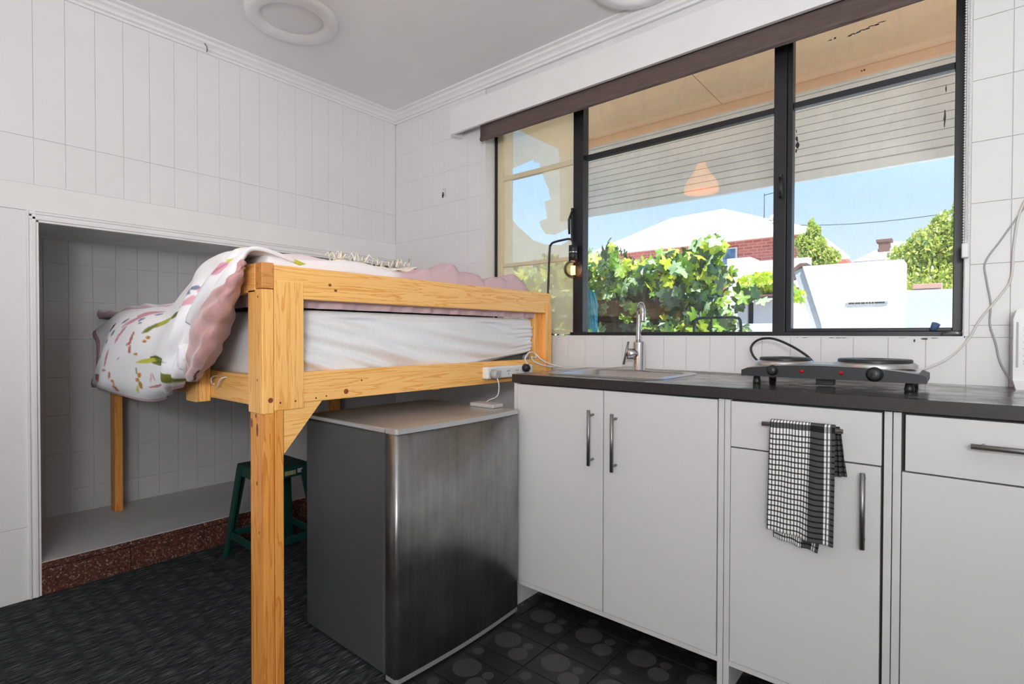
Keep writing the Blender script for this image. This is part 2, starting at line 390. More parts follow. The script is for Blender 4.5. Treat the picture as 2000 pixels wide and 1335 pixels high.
XL, W, ZC = -2.796, 2.158, 2.47        # left wall face, window wall face, ceiling
XN, ZS = -3.45, .137                   # niche back, niche shelf height
XR, YB = 1.5, -2.6                     # right wall, rear wall

# ================================================================== THE ROOM
b = B(); b.box(XN-.1, XR+.1, YB-.1, W+.3, -.12, -.006, M_grout)
fl = b.obj('floor', org=(0, 0, -.12), kind='structure')
xs = -1.27
tiles = []
j = 0
for ix in range(-1, int((XR+1.24)/.2)+1):
    x0 = -1.24+.2*ix-0.0
    for iy in range(-16, 5):
        y0 = 1.434+.2*iy
        if y0 > W-.03 or y0+.2 < .35: continue
        for (ya, yb) in ((y0, y0+.066), (y0+.066, y0+.2)):
            if ya > W-.01: continue
            tiles.append((max(x0, -1.345)+.0016, x0+.1984, ya+.0016, min(yb, W)-.0016, -.006, 0))
tiles = [q for q in tiles if q[0] < .42][:300]
pieces('tile', fl, tiles, M_vinyl, .0008)
b = B()
b.box(-1.345, XR, YB, .34, -.006, -.0005, M_vinyl)
if True: b.box(.56, XR, .34, W, -.006, -.0005, M_vinyl)
b.obj('vinyl_sheet', fl)
b = B(); b.box(XL, -1.345, YB, W, -.006, .003, M_carpet, .002)
cp = b.obj('carpet', label='charcoal flecked carpet covering the floor under the loft bed', cat='carpet')

b = B(); b.box(XN-.1, XR+.1, YB-.1, W+.3, ZC, ZC+.15, M_ceil); b.obj('ceiling', kind='structure')

# left wall: header over the niche, left pier
b = B()
b.box(XN-.1, XL-.004, YB-.1, W+.1, 1.60, ZC, M_joint)
b.box(XN-.1, XL-.004, YB-.1, .403, -.1, 1.60, M_wall)
b.box(XN-.1, XL-.004, .403, W+.1, 1.532, 1.60, M_joint)
wl = b.obj('wall_left', org=(XL, 0, 0), kind='structure')
bx = []
ys = [.196+.0985*k for k in range(21)]
for y0 in ys:
    y1 = min(y0+.0985, W-.001)
    if y1-y0 < .03: continue
    bx.append((XL-.004, XL, y0+.0003, y1-.0003, 1.642, 1.824)); bx.append((XL-.004, XL, y0+.0004, y1-.0004, 1.8255, ZC-.02))
pieces('wall_panel', wl, bx, M_wall, .0006)
b = B(); b.box(XL-.004, XL, YB, .1955, 1.642, ZC, M_wall); b.box(XL-.004, XL, YB, .374, 0, .29, M_wall); b.box(XL-.004, XL, YB, .374, .2915, 1.535, M_wall)
b.obj('wall_lining', wl)
b = B(); b.box(XL-.004, XL+.004, YB, W-.001, 1.536, 1.641, M_trim, .002); b.obj('trim_1', kind='structure')
# moulded architrave round the niche opening
b = B()
prof = [(-.022, 0), (.004, 0), (.004, .006), (.010, .010), (.010, .018), (.006, .021), (.006, .027), (.012, .031), (.012, .036), (.003, .038), (.003, .040), (-.022, .040)]
pf = [(XL+u, 1.495+v) for u, v in prof]
b.prism(pf, 1, .376, W-.02, M_trim)
b.obj('trim_2', kind='structure')
b = B(); b.prism([(XL+u, .405-v+.0) for u, v in prof], 2, 0.004, 1.5351, M_trim); b.obj('trim_3', kind='structure')
# niche
b = B()
b.box(XN-.1, XN-.004, .30, W+.1, -.1, 1.66, M_joint); nb = b.obj('wall_niche_back', org=(XN, 1, 0), kind='structure')
bx = []
for k in range(18):
    y0 = .416+.0985*k; y1 = min(y0+.0985, W-.002)
    if y1-y0 < .02: continue
    for m in range(8):
        z0 = ZS+.002+(.12 if m else 0)+.191*max(m-1, 0); z1 = min(z0+(.191 if m else .12), 1.56)
        if z1-z0 < .01: continue
        bx.append((XN-.004, XN, y0+.0008, y1-.0008, z0+.0008, z1-.0008))
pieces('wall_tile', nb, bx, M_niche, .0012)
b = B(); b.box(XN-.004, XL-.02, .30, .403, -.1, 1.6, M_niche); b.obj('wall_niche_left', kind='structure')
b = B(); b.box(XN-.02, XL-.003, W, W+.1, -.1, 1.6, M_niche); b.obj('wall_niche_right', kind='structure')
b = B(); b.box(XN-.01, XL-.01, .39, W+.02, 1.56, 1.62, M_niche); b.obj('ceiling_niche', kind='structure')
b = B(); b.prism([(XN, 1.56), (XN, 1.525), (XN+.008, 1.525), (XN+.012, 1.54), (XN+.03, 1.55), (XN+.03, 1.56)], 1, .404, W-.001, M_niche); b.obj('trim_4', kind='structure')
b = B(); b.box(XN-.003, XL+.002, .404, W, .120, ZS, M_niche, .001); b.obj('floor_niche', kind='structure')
# terrazzo kerb below the niche shelf
kb = empty('kerb_step', (XL, 1.2, 0), kind='structure')
L = []; y = .404; i = 0
while y < W-.01:
    y1 = min(y+.300, W); L.append((XL-.03, XL+.004, y+.0012, y1-.0012, .109, .134)); y = y1
pieces('kerb_cap', kb, L, M_terr, .001)
L = []; y = .404
while y < W-.01:
    y1 = min(y+.300, W); L.append((XL-.03, XL+.000, y+.0012, y1-.0012, 0.0, .105)); y = y1
pieces('kerb_slab', kb, L, M_terr, .001)
b = B(); b.box(XN, XL-.02, .404, W, 0, .119, M_darkopen); b.obj('kerb_core', kb)

# window wall: pieces round the opening x -2.0 .. .02, z 1.05 .. 2.31
OX0, OX1, OZ0, OZ1 = -2.0, .022, 1.050, 2.31
b = B()
b.box(XL-.02, OX0-.003, W+.004, W+.24, -.1, ZC, M_joint)
b.box(OX1+.003, XR+.1, W+.004, W+.24, -.1, ZC, M_joint)
b.box(OX0, OX1, W+.004, W+.24, -.1, OZ0-.004, M_joint)
b.box(OX0, OX1, W+.004, W+.24, OZ1+.002, ZC, M_joint)
ww = b.obj('wall_window', org=(0, W, 0), kind='structure')
bx = []
def fill(xa, xb, za, zb, x_off, z_off, dx=.0985, dz=.187):
    x = x_off
    while x > xa: x -= dx
    while x < xb:
        x0, x1 = max(x, xa), min(x+dx, xb)
        z = z_off
        while z > za: z -= dz
        while z < zb:
            z0, z1 = max(z, za), min(z+dz, zb)
            if x1-x0 > .008 and z1-z0 > .008: bx.append((x0+.0007, x1-.0007, W, W+.004, z0+.0007, z1-.0007))
            z += dz
        x += dx
fill(-1.55, XR-1.0, .88, OZ0-.004, .126, 1.083-.187)
fill(OX1+.012, XR-1.0, OZ0-.004, ZC, .126, 1.083)
pieces('wall_tile', ww, bx, M_wall, .0008)
bx = []
fill(XL+.0, OX0-.004, .70, ZC, .126, 1.083)
bx = [(a-.0004, b_+.0004, c, d, e1-.0004, f1+.0004) for a, b_, c, d, e1, f1 in bx]
pieces('wall_tile', ww, bx, M_wall, .0004)
b = B(); b.box(OX0-.004, -1.55, W, W+.004, 0, .88, M_wall); b.box(XL, OX0-.004, W, W+.004, 0, .70, M_wall); b.box(XR-1, XR, W, W+.004, 0, ZC, M_wall); b.box(-1.55, XR-1, W, W+.004, 0, .88, M_wall)
b.box(OX0-.004, -1.55, W, W+.004, .88, OZ0-.004, M_wall)
# painted reveals
b.box(OX0-.005, OX0, W-.001, W+.235, OZ0, OZ1, M_wall); b.box(OX1, OX1+.011, W-.001, W+.235, OZ0, OZ1, M_wall)
b.box(OX0, OX1, W, W+.235, OZ1-.005, OZ1, M_wall)
b.obj('wall_lining', ww)
b = B(); b.box(OX0, OX1, W-.001, W+.235, OZ0-.006, OZ0, M_wall, .001); b.obj('trim_5', kind='structure')
# unseen rest of the room shell
b = B(); b.box(XR, XR+.12, YB-.1, W+.25, -.1, ZC, M_wall); b.obj('wall_right', kind='structure')
b = B(); b.box(XN-.1, XR+.12, YB-.12, YB, -.1, ZC, M_wall); b.obj('wall_back', kind='structure')
b = B(); b.box(XN-.3, XR+.3, YB-.3, W+.20, ZC+.15, ZC+.25, M_roof); b.obj('roof_slab', kind='structure')

# cornices
cp_ = [(0, 0), (.060, 0), (.060, -.008), (.050, -.012), (.044, -.014), (.040, -.024), (.030, -.030), (.024, -.036), (.022, -.046), (.012, -.050), (.010, -.060), (0, -.060)]
b = B(); b.prism([(XL+u, ZC+v) for u, v in cp_], 1, YB, W, M_trim); b.obj('trim_6', kind='structure')
b = B(); b.prism([(W-u, ZC+v) for u, v in cp_], 0, XL, XR, M_trim); b.obj('trim_7', kind='structure')

# ================================================================== WINDOW
FY0, FY1, GY = 2.232, 2.268, 2.250
wn = empty('window_1', (-1.0, GY, OZ0), kind='structure')
def bar(name, x0, x1, z0, z1, mat=M_black, y0=FY0, y1=FY1, par=None, bv=.002):
    b = B(); b.box(x0, x1, y0, y1, z0, z1, mat, bv); return b.obj(name, par or wn)
bar('frame_sill', -1.475, .020, OZ0, 1.066, y0=2.212)
bar('frame_head', OX0, .020, 2.285, OZ1)
bar('jamb', -.006, .020, 1.066, 2.285, y0=2.222)
bar('jamb', OX0, OX0+.012, 1.05, 2.285)
bar('mullion', -1.462, -1.404, 1.05, 2.285, y0=2.218)
bar('mullion', -.541, -.497, 1.05, 2.285, y0=2.214)
bar('mullion', -.497, -.478, 1.05, 2.285, y0=2.226)
for x0, x1 in ((-1.404, -.541), (-.478, -.006)):
    bar('transom', x0, x1, 1.914, 1.936, y0=2.236)
    b = B(); b.box(x0, x1, GY-.002, GY+.002, 1.066, 1.914, M_glass); b.obj('pane', wn)
    b = B(); b.box(x0, x1, GY-.002, GY+.002, 1.936, 2.285, M_glass); b.obj('pane', wn)
bar('bottom_rail', -.478, -.006, 1.066, 1.078, y0=2.224)
# old black paint and putty left on the panes and along the frame
rd = random.Random(4)
def residue(pts, y, r0):
    b = B()
    for x, z, sx_, sz_ in pts:
        n_ = 9; P2 = [(x+sx_*(.6+.5*rd.random())*math.cos(2*math.pi*k/n_), z+sz_*(.6+.5*rd.random())*math.sin(2*math.pi*k/n_)) for k in range(n_)]
        b.prism(P2, 1, y-r0, y, M_black)
    b.obj('paint_residue', wn, kind='stuff')
residue([(-.468, 1.800, .005, .012), (-.466, 1.775, .008, .014), (-.470, 1.755, .003, .010), (-.470, 1.83, .0015, .010), (-.031, 1.770, .004, .022), (-.032, 1.745, .002, .016), (-.029, 1.86, .002, .014)], GY-.0021, .0006)
residue([(-.300+.009*k, 2.130+.0012*k+.002*math.sin(k*2), .008, .0016+.0012*(k % 3 == 0)) for k in range(12)]+[(-.36, 2.135, .008, .002), (-.345, 2.137, .005, .0035), (-.255, 1.993, .004, .004), (-.262, 1.992, .003, .003)], GY-.0021, .0006)
residue([(rd.uniform(-.45, .0), 1.0475-.004*rd.random(), rd.uniform(.003, .014), .0016) for k in range(16)]+[(rd.uniform(-1.45, -.45), 1.0475-.003*rd.random(), rd.uniform(.002, .008), .0010) for k in range(18)]+[(-.10, 1.035, .003, .007), (-.075, 1.041, .012, .003)], W-.0003, .0006)
# latch on the middle mullion
b = B(); b.box(-.520, -.508, 2.196, 2.216, 1.575, 1.665, M_blackplastic, .003); b.tube([(-.514, 2.20, 1.65), (-.508, 2.18, 1.62), (-.508, 2.182, 1.575)], [.006, .007, .006], M_blackplastic); b.obj('latch', wn)
b = B(); b.box(-1.462, -1.452, 2.196, 2.220, 1.52, 1.68, M_blackplastic, .003); b.tube([(-1.457, 2.20, 1.66), (-1.464, 2.186, 1.62), (-1.464, 2.188, 1.55)], [.006, .007, .006], M_blackplastic); b.obj('latch', wn)
# left casement, cream painted, film over its glass
sa = empty('casement_sash', (-1.72, GY, OZ0)); sa.parent = wn; sa.location = Vector((-1.72, GY, OZ0))-ORG[wn]
def sash(x0, x1, z0, z1, y0=2.244, y1=2.272, mat=M_cream, bv=.0015, name='sash_rail'):
    b = B(); b.box(x0, x1, y0, y1, z0, z1, mat, bv); b.obj(name, sa)
sash(-1.988, -1.950, 1.056, 2.285, name='sash_stile'); sash(-1.480, -1.463, 1.056, 2.285, name='sash_stile', mat=M_trim)
sash(-1.950, -1.480, 1.056, 1.078); sash(-1.950, -1.480, 2.262, 2.285)
sash(-1.950, -1.480, 1.911, 1.936); sash(-1.950, -1.480, 1.430, 1.448)
b = B(); b.box(-1.951, -1.479, 2.258, 2.262, 1.075, 2.265, M_glass); b.obj('pane', sa)
# film sheet: outline with a ragged hole
def film():
    xs0, xs1, z0, z1 = -1.950, -1.480, 1.078, 2.262
    hole = [(-1.893, 1.700), (-1.893, 1.972), (-1.742, 1.992), (-1.735, 1.975), (-1.700, 1.968), (-1.697, 1.948), (-1.688, 1.925), (-1.668, 1.870), (-1.640, 1.815), (-1.632, 1.775), (-1.622, 1.762), (-1.668, 1.755), (-1.655, 1.705), (-1.652, 1.664), (-1.700, 1.655), (-1.690, 1.625), (-1.66, 1.585), (-1.60, 1.572), (-1.53, 1.590), (-1.482, 1.600), (-1.482, 1.545), (-1.56, 1.515), (-1.66, 1.53), (-1.74, 1.56), (-1.80, 1.61), (-1.86, 1.66)]
    bm = bmesh.new()
    def loop(p):
        v = [bm.verts.new((x, 2.2555, z)) for x, z in p]
        return [bm.edges.new((v[i], v[(i+1) % len(v)])) for i in range(len(v))]
    e_ = loop([(xs0, z0), (xs1, z0), (xs1, z1), (xs0, z1)])+loop(hole)
    bmesh.ops.triangle_fill(bm, use_beauty=True, edges=e_)
    me = bpy.data.meshes.new('window_film'); bm.to_mesh(me); bm.free(); me.materials.append(M_film)
    return link('window_film', me, sa)
film()

# ================================================================== BLIND AND PELMET
b = B()
b.box(-2.19, XR-.02, 2.066, 2.084, 2.178, 2.322, M_trim, .0015)
b.box(-2.19, -2.172, 2.084, W, 2.178, 2.322, M_trim, .001)
b.box(-2.172, XR-.02, 2.084, W, 2.306, 2.322, M_trim, .001)
b.obj('pelmet_box', label='long white boxed pelmet above the window', cat='pelmet')
bl = empty('roller_blind', (-1.0, 2.12, 2.1), label='brown roller blind rolled up under the white pelmet', cat='blind')
rows = []
for z, y in ((2.262, 2.104), (2.20, 2.101), (2.15, 2.1), (2.125, 2.101), (2.118, 2.097), (2.108, 2.096), (2.103, 2.101)):
    rows.append([Vector((-1.985+k*.0725*.95, y+.0012*math.sin(k*1.7), z)) for k in range(30)])
b = B(); b.grid(rows, M_blind); o = b.obj('blind_fabric', bl); m = o.modifiers.new('t', 'SOLIDIFY'); m.thickness = .002
b = B(); b.lathe([(.0, 0), (.022, 0), (.022, 1.99), (0, 1.99)], (-1.984, 2.125, 2.262), M_blind, 20, 0); b.obj('roller', bl)
b = B(); b.box(-1.983, .012, 2.098, 2.108, 2.100, 2.114, M_blind, .003); b.obj('bottom_bar', bl)
b = B()
for k in range(110):
    z = 2.25-k*.0085
    for dx in (0, .011):
        b.lathe([(0, -.0032), (.0034, 0), (0, .0032)], (.018+dx, 2.135+.001*math.sin(k), z), M_whiteplastic, 5)
b.tube([(.018, 2.135, 2.26), (.018, 2.135, 1.32), (.023, 2.135, 1.305), (.028, 2.135, 1.32), (.028, 2.135, 2.26)], .0006, M_whiteplastic, 5)
b.obj('bead_chain', bl)
b = B(); b.box(.014, .032, 2.128, 2.150, 1.290, 1.335, M_whiteplastic, .003); b.obj('chain_holder', bl)

# ================================================================== CEILING ROSES
def rose(cx, cy, label):
    r = empty('ceiling_light', (cx, cy, ZC-.03), label=label, cat='ceiling light', group='round white ceiling fittings')
    b = B(); b.lathe([(.197, 0), (.197, -.006), (.188, -.020), (.172, -.026), (.150, -.026), (.140, -.022), (.130, -.004), (.130, 0)], (cx, cy, ZC), M_trim, 64); b.obj('ring', r)
    b = B(); b.lathe([(0, -.006), (.120, -.006), (.131, -.003)], (cx, cy, ZC), M_trim, 64); b.obj('diffuser', r)
rose(-2.285, 1.194, 'round white ceiling fitting above the bed, the one seen nearly whole')
rose(-.975, 1.93, 'round white ceiling fitting beside the cornice over the window')

# wall sticker, hook
st = empty('wall_sticker', (-2.333, W, 1.895), label='small black printed sticker on the white wall left of the window', cat='sticker')
b = B(); b.box(-2.354, -2.312, W-.0012, W-.0002, 1.862, 1.926, M_wall, .0003); b.obj('backing', st)
b = B(); b.lathe([(0, 0), (.0095, 0)], (-2.3445, W-.0016, 1.882), M_blackplastic, 14, 1)
b.prism([(-2.352, 1.868), (-2.341, 1.866), (-2.336, 1.893), (-2.341, 1.902), (-2.349, 1.899)], 1, W-.0024, W-.0018, M_blackplastic)
b.obj('figure_print', st)
b = B()
for k in range(9): b.box(-2.331, -2.331+.014*(.6+.4*math.sin(k*2.1)**2), W-.0020, W-.0014, 1.872+k*.0055, 1.8745+k*.0055, M_greyplastic)
b.box(-2.350, -2.336, W-.0020, W-.0014, 1.914, 1.919, M_greyplastic); b.obj('text_print', st)
b = B(); b.tube([(XL+.050, 1.00, 2.432), (XL+.058, 1.005, 2.42), (XL+.052, 1.01, 2.406), (XL+.04, 1.012, 2.402)], .0028, M_steel, 6)
b.obj('cup_hook', label='small metal hook screwed into the left cornice', cat='hook')

# ================================================================== KITCHEN UNITS
YF, CD = 1.58, 2.12      # door face, carcass back
CT = .865                # carcass top (underside of worktop .868)
def handle(par, x, z0, z1, vertical=True, zc=None, x1=None):
    b = B(); y = YF-.032
    if vertical:
        b.tube([(x, y, z0), (x, y, z1)], .0062, M_steel, 14)
        for z in (z0+.018, z1-.018): b.tube([(x, y, z), (x, YF, z)], .0042, M_steel, 10)
    else:
        b.tube([(x, y, zc), (x1, y, zc)], .0062, M_steel, 14)
        for q in (x+.022, x1-.022): b.tube([(q, y, zc), (q, YF, zc)], .0042, M_steel, 10)
    return b.obj('handle', par)
def cabinet(xa, xb, label, name='kitchen_cabinet'):
    c = empty(name, ((xa+xb)/2, (YF+CD)/2, 0), label=label, cat='cabinet', group='white kitchen base cabinets')
    for x0, x1 in ((xa, xa+.016), (xb-.016, xb)):
        b = B(); b.box(x0, x1, YF+.001, CD, 0, CT, M_cabin, .0008); b.obj('side_panel', c)
    b = B(); b.box(xa+.016, xb-.016, YF+.002, CD, .086, .102, M_cabin, .0008); b.obj('bottom_shelf', c)
    b = B(); b.box(xa+.016, xb-.016, CD-.01, CD, .102, CT, M_cabin)
    b.obj('back_panel', c); b = B(); b.box(xa+.016, xb-.016, YF+.022, YF+.030, .102, CT, M_gap); b.obj('gap_shade_panel', c)  # near-black sheet behind the fronts paints the shade in the door gaps
    return c
def front(par, name, x0, x1, z0, z1):
    b = B(); b.box(x0, x1, YF-.001, YF+.018, z0, z1, M_cab, .0012); return b.obj(name, par)
c1 = cabinet(-1.312, -.514, 'wide white sink cabinet with two tall doors, standing beside the fridge')
d = front(c1, 'door', -1.294, -.917, .104, .862); handle(d, -.955, .605, .795)
d = front(c1, 'door', -.913, -.533, .104, .862); handle(d, -.866, .598, .790)
c2 = cabinet(-.512, -.114, 'narrow white cabinet with a checked towel hanging on its drawer handle')
d = front(c2, 'drawer', -.494, -.135, .730, .861); handle(d, -.402, 0, 0, False, .810, -.212)
d = front(c2, 'door', -.494, -.136, .104, .726); handle(d, -.170, .524, .712)
c3 = cabinet(-.112, .60, 'white cabinet at the right end with a bare horizontal drawer handle')
d = front(c3, 'drawer', -.088, .580, .726, .861); handle(d, .030, 0, 0, False, .806, .23)
d = front(c3, 'door', -.094, .580, .104, .722)

# worktop with a cut-out for the sink
SX0, SX1, SY0, SY1 = -1.205, -.790, 1.690, 2.030
wt = empty('worktop', (-.4, 1.86, .868), label='dark stone look worktop running under the window', cat='worktop')
b = B(); X0, X1, Y0, Y1 = -1.316, XR-.4, YF-.006, W
for q in ((X0, SX0, Y0, Y1), (SX1, X1, Y0, Y1), (SX0, SX1, Y0, SY0), (SX0, SX1, SY1, Y1)):
    b.box(*q, .868, .900, M_top)
b.obj('top_surface', wt)
b = B(); b.box(X0, X1, Y0-.0015, Y0-.0001, .868, .8995, M_edge, .0004); b.box(X0-.0015, X0-.0001, Y0, Y1, .868, .8995, M_edge, .0004); b.obj('edge_strip', wt)

# sink
sk = empty('sink', (-1.0, 1.86, .9), label='stainless steel inset sink in the dark worktop', cat='sink')
def rr(x0, x1, y0, y1, r, z, n=6):
    out = []
    for cx, cy, a in ((x1-r, y1-r, 0), (x0+r, y1-r, 90), (x0+r, y0+r, 180), (x1-r, y0+r, 270)):
        for k in range(n+1):
            t_ = math.radians(a+90*k/n); out.append(Vector((cx+r*math.cos(t_), cy+r*math.sin(t_), z)))
    return out
rings = [rr(SX0-.030, SX1+.030, SY0-.030, SY1+.030, .05, .9005), rr(SX0-.026, SX1+.026, SY0-.026, SY1+.026, .05, .905), rr(SX0-.006, SX1+.006, SY0-.006, SY1+.006, .05, .9045),
         rr(SX0+.004, SX1-.004, SY0+.004, SY1-.004, .05, .898), rr(SX0+.012, SX1-.012, SY0+.012, SY1-.012, .05, .79), rr(SX0+.03, SX1-.03, SY0+.03, SY1-.03, .05, .765), rr(SX0+.16, SX1-.16, SY0+.12, SY1-.12, .03, .760)]
b = B(); vs = [v for r_ in rings for v in r_]; n = len(rings[0])
b.faces(vs, [(i*n+k, i*n+(k+1) % n, (i+1)*n+(k+1) % n, (i+1)*n+k) for i in range(len(rings)-1) for k in range(n)]+[tuple((len(rings)-1)*n+k for k in range(n))], M_sink, True)
b.obj('basin', sk)
b = B(); b.lathe([(0, .004), (.03, .004), (.036, 0)], (-1.0, 1.86, .761), M_chrome, 20); b.obj('drain', sk)
# faucet
fa = empty('mixer_tap', (-1.035, 2.085, .9), label='chrome mixer tap with a tall curved spout behind the sink', cat='tap')
fx_, fy_ = -1.035, 2.085
b = B(); b.lathe([(.027, 0), (.027, .004), (.0245, .006), (.0245, .120), (.022, .124), (0, .125)], (fx_, fy_, .9), M_chrome, 28); b.obj('body', fa)
b = B(); sp_ = [(fx_, fy_, 1.02), (fx_, fy_, 1.15), (fx_+.0, fy_, 1.165)]
sp_ = [(fx_-.004, fy_, 1.02), (fx_-.002, fy_, 1.10), (fx_, fy_-.001, 1.150), (fx_+.007, fy_-.012, 1.172), (fx_+.022, fy_-.030, 1.180), (fx_+.037, fy_-.048, 1.170), (fx_+.043, fy_-.056, 1.148), (fx_+.043, fy_-.056, 1.105)]
b.tube(bezier(sp_, 6), .0115, M_chrome, 16); b.obj('spout', fa)
b = B(); dv = Vector((-.75, -.66, 0)).normalized(); c0 = Vector((fx_, fy_, .972))
b.tube([c0, c0+dv*.030, c0+dv*.052, c0+dv*.054], [.023, .023, .023, .018], M_chrome, 24); b.obj('valve_housing', fa)
b = B(); h = c0+dv*.056; b.tube([h+Vector((-.012, .0, -.046)), h+Vector((.010, .0, .052))], .0045, M_steel, 10); b.obj('lever', fa)

# ---- hob
hb = empty('electric_hob', (-.27, 1.87, .9), label='black and steel twin plate electric hob on the worktop', cat='hob')
hx0, hx1, hy0, hy1 = -.520, -.055, 1.760, 2.000
def hobz(x): u = (x-(hx0+hx1)/2)/((hx1-hx0)/2); return .967-.017*abs(u)**2.4
N = 28
b = B(); xs_ = [hx0+(hx1-hx0)*k/N for k in range(N+1)]
pts = [(x, hobz(x)-.004) for x in xs_]+[(x, .922+.004*(1-abs((x+.2875)/.2325)**2)) for x in xs_[::-1]]
pts = [(hx0, .942)]+[(x, hobz(x)-.004) for x in xs_[1:-1]]+[(hx1, .942), (hx1, .924)]+[(x, .924) for x in xs_[-2:0:-1]]+[(hx0, .924)]
vsa = []; 
b.prism(pts, 1, hy0, hy1, M_dkgrey); b.obj('housing', hb)
rows = []
for j in range(7):
    y = hy0+.002+(hy1-hy0-.004)*j/6; dz = -.004 if j in (0, 6) else 0
    rows.append([Vector((x, y, hobz(x)-.0025+dz*.5)) for x in xs_[1:-1]])
b = B(); b.grid(rows, M_sink); o = b.obj('top_plate', hb); m = o.modifiers.new('t', 'SOLIDIFY'); m.thickness = .003; m.offset = 0
def plate(cx, r):
    zt = hobz(cx)
    b = B(); b.lathe([(r+.012, -.006), (r+.012, .004), (r+.004, .009), (r-.004, .009)], (cx, 1.875, zt), M_sink, 48); b.lathe([(r-.002, .004), (r, .008), (r, .016), (r-.003, .0185), (r*.3, .0185), (r*.28, .016), (0, .016)], (cx, 1.875, zt), M_blackplastic, 48); b.obj('hot_plate', hb)
plate(-.420, .074); plate(-.180, .092)
def knob(cx, r):
    b = B(); b.lathe([(r*1.25, 0), (r*1.25, -.002), (r, -.003), (r*.92, -.016), (r*.8, -.018), (0, -.018)], (cx, hy0, .944), M_blackplastic, 28, 1)
    b.box(cx-.002, cx+.002, hy0-.022, hy0-.016, .936, .952, M_blackplastic, .0005); b.obj('knob', hb)
knob(-.428, .0130); knob(-.168, .0165)
for cx in (-.348, -.247):
    b = B(); b.lathe([(.0055, 0), (.005, -.004), (0, -.006)], (cx, hy0, .944), M_red, 14, 1); b.obj('indicator_light', hb)
for cx, cy in ((-.480, 1.785), (-.092, 1.785), (-.480, 1.975), (-.092, 1.975)):
    b = B(); b.lathe([(0, 0), (.011, 0), (.012, .006), (.009, .022), (0, .024)], (cx, cy, .9), M_blackplastic, 16); b.obj('foot', hb)
b = B(); b.box(-.318, -.272, 1.80, 1.84, .903, .924, M_blackplastic, .002); b.obj('thermostat_box', hb)
b = B(); b.tube(bezier([(-.42, 2.0, .935), (-.50, 2.03, .94), (-.555, 2.05, .965), (-.575, 2.06, 1.005), (-.55, 2.06, 1.035), (-.50, 2.05, 1.040), (-.44, 2.03, 1.018), (-.385, 2.01, .985), (-.36, 2.0, .96)], 8), .0042, M_blackplastic, 8); b.obj('power_cord', hb)

# ---- modem and wall cables
md = empty('modem', (.19, 2.08, .9), label='upright white modem standing at the right end of the worktop', cat='modem')
b = B(); b.prism([(.128, .925), (.128, 1.10), (.134, 1.124), (.142, 1.130), (.30, 1.130), (.30, .925)], 1, 2.06, 2.10, M_whiteplastic); b.obj('casing', md)
b = B(); b.prism([(.134, .9), (.128, .925), (.30, .925), (.30, .9)], 1, 2.05, 2.11, M_whiteplastic); b.obj('stand', md)
b = B(); b.box(.1335, .1385, 2.0590, 2.0602, .962, 1.090, M_greyplastic); b.obj('light_strip', md)
b = B()
for z in (.972, .979, .995, 1.014, 1.033, 1.052, 1.066, 1.073): b.box(.1485, .1545, 2.0592, 2.0602, z, z+.0025, M_greyplastic)
b.obj('vent_marks', md)
b = B(); b.tube(bezier([(.30, 2.149, 1.68), (.22, 2.148, 1.56), (.152, 2.147, 1.44), (.133, 2.147, 1.33), (.128, 2.147, 1.23), (.112, 2.147, 1.185), (.062, 2.147, 1.105), (.030, 2.147, 1.035), (-.02, 2.145, .975), (-.09, 2.12, .938), (-.17, 2.08, .915), (-.28, 2.06, .906), (-.40, 2.09, .906), (-.6, 2.12, .906), (-.8, 2.135, .907), (-.98, 2.138, .907), (-1.12, 2.135, .912), (-1.20, 2.12, .905), (-1.30, 2.08, .905), (-1.36, 2.0, .903), (-1.42, 1.93, .93), (-1.452, 1.90, .965)], 6), .0030, M_cable, 7)
b.obj('white_cable', label='white cable looping down the wall and along behind the hob and sink', cat='cable')
b = B(); b.tube(bezier([(.18, 2.149, 1.47), (.155, 2.150, 1.43), (.105, 2.151, 1.34), (.070, 2.152, 1.275), (.073, 2.151, 1.22), (.083, 2.151, 1.15), (.082, 2.151, 1.085), (.095, 2.150, 1.03), (.105, 2.149, .975), (.122, 2.140, .935), (.135, 2.115, .915)], 6), .0024, M_greyplastic, 7)
b.obj('grey_cable', label='thin grey cable running down the tiles to the modem', cat='cable')

# ================================================================== TEA TOWEL
tw = empty('tea_towel', (-.30, YF-.04, .8), label='black and white checked tea towel hanging from the drawer handle', cat='towel')
NU, NV = 60, 60
def towel_sheet(x0t, x1t, x0b, x1b, z0, zb0, zb1, ytop, fold, ua, ub, rows_n, name, over=True, ph=0.0):
    rows = []; uvs = []
    for j in range(NV+1):
        v = j/NV; r = []
        for i in range(NU+1):
            u = i/NU
            x = (x0t+(x1t-x0t)*u)*(1-v)+(x0b+(x1b-x0b)*u)*v
            zb = zb0+(zb1-zb0)*u
            z = z0-(z0-zb)*v+.003*math.sin(u*9+ph)*(1-v)*0
            y = ytop-fold*(.4+.6*v)*math.sin(u*math.pi*3.2+1.0*v+ph)-.004*math.sin(u*17+v*3+ph)
            if over and v < .06:
                a = (1-v/.06)*math.pi*.5; y = ytop+ (1-math.cos(a))*.012 + (y-ytop)*v/.06; z = z0+.006*math.sin(a)-v*.02
            r.append(Vector((x, y, z)))
        rows.append(r)
    b = B(); b.grid(rows, M_towel); me = b.mesh(name)
    ul = me.uv_layers.new(name='UVMap')
    for p in me.polygons:
        for li in p.loop_indices:
            k = me.loops[li].vertex_index; j, i = divmod(k, NU+1)
            ul.data[li].uv = (ua+(ub-ua)*i/NU, j/NV*rows_n)
    o = link(name, me, tw); m = o.modifiers.new('t', 'SOLIDIFY'); m.thickness = .0025; m.offset = 0
    return o
yt = YF-.032-.011
towel_sheet(-.378, -.228, -.384, -.230, .818, .530, .515, yt, .0055, 0, 20, 21, 'front_fall')
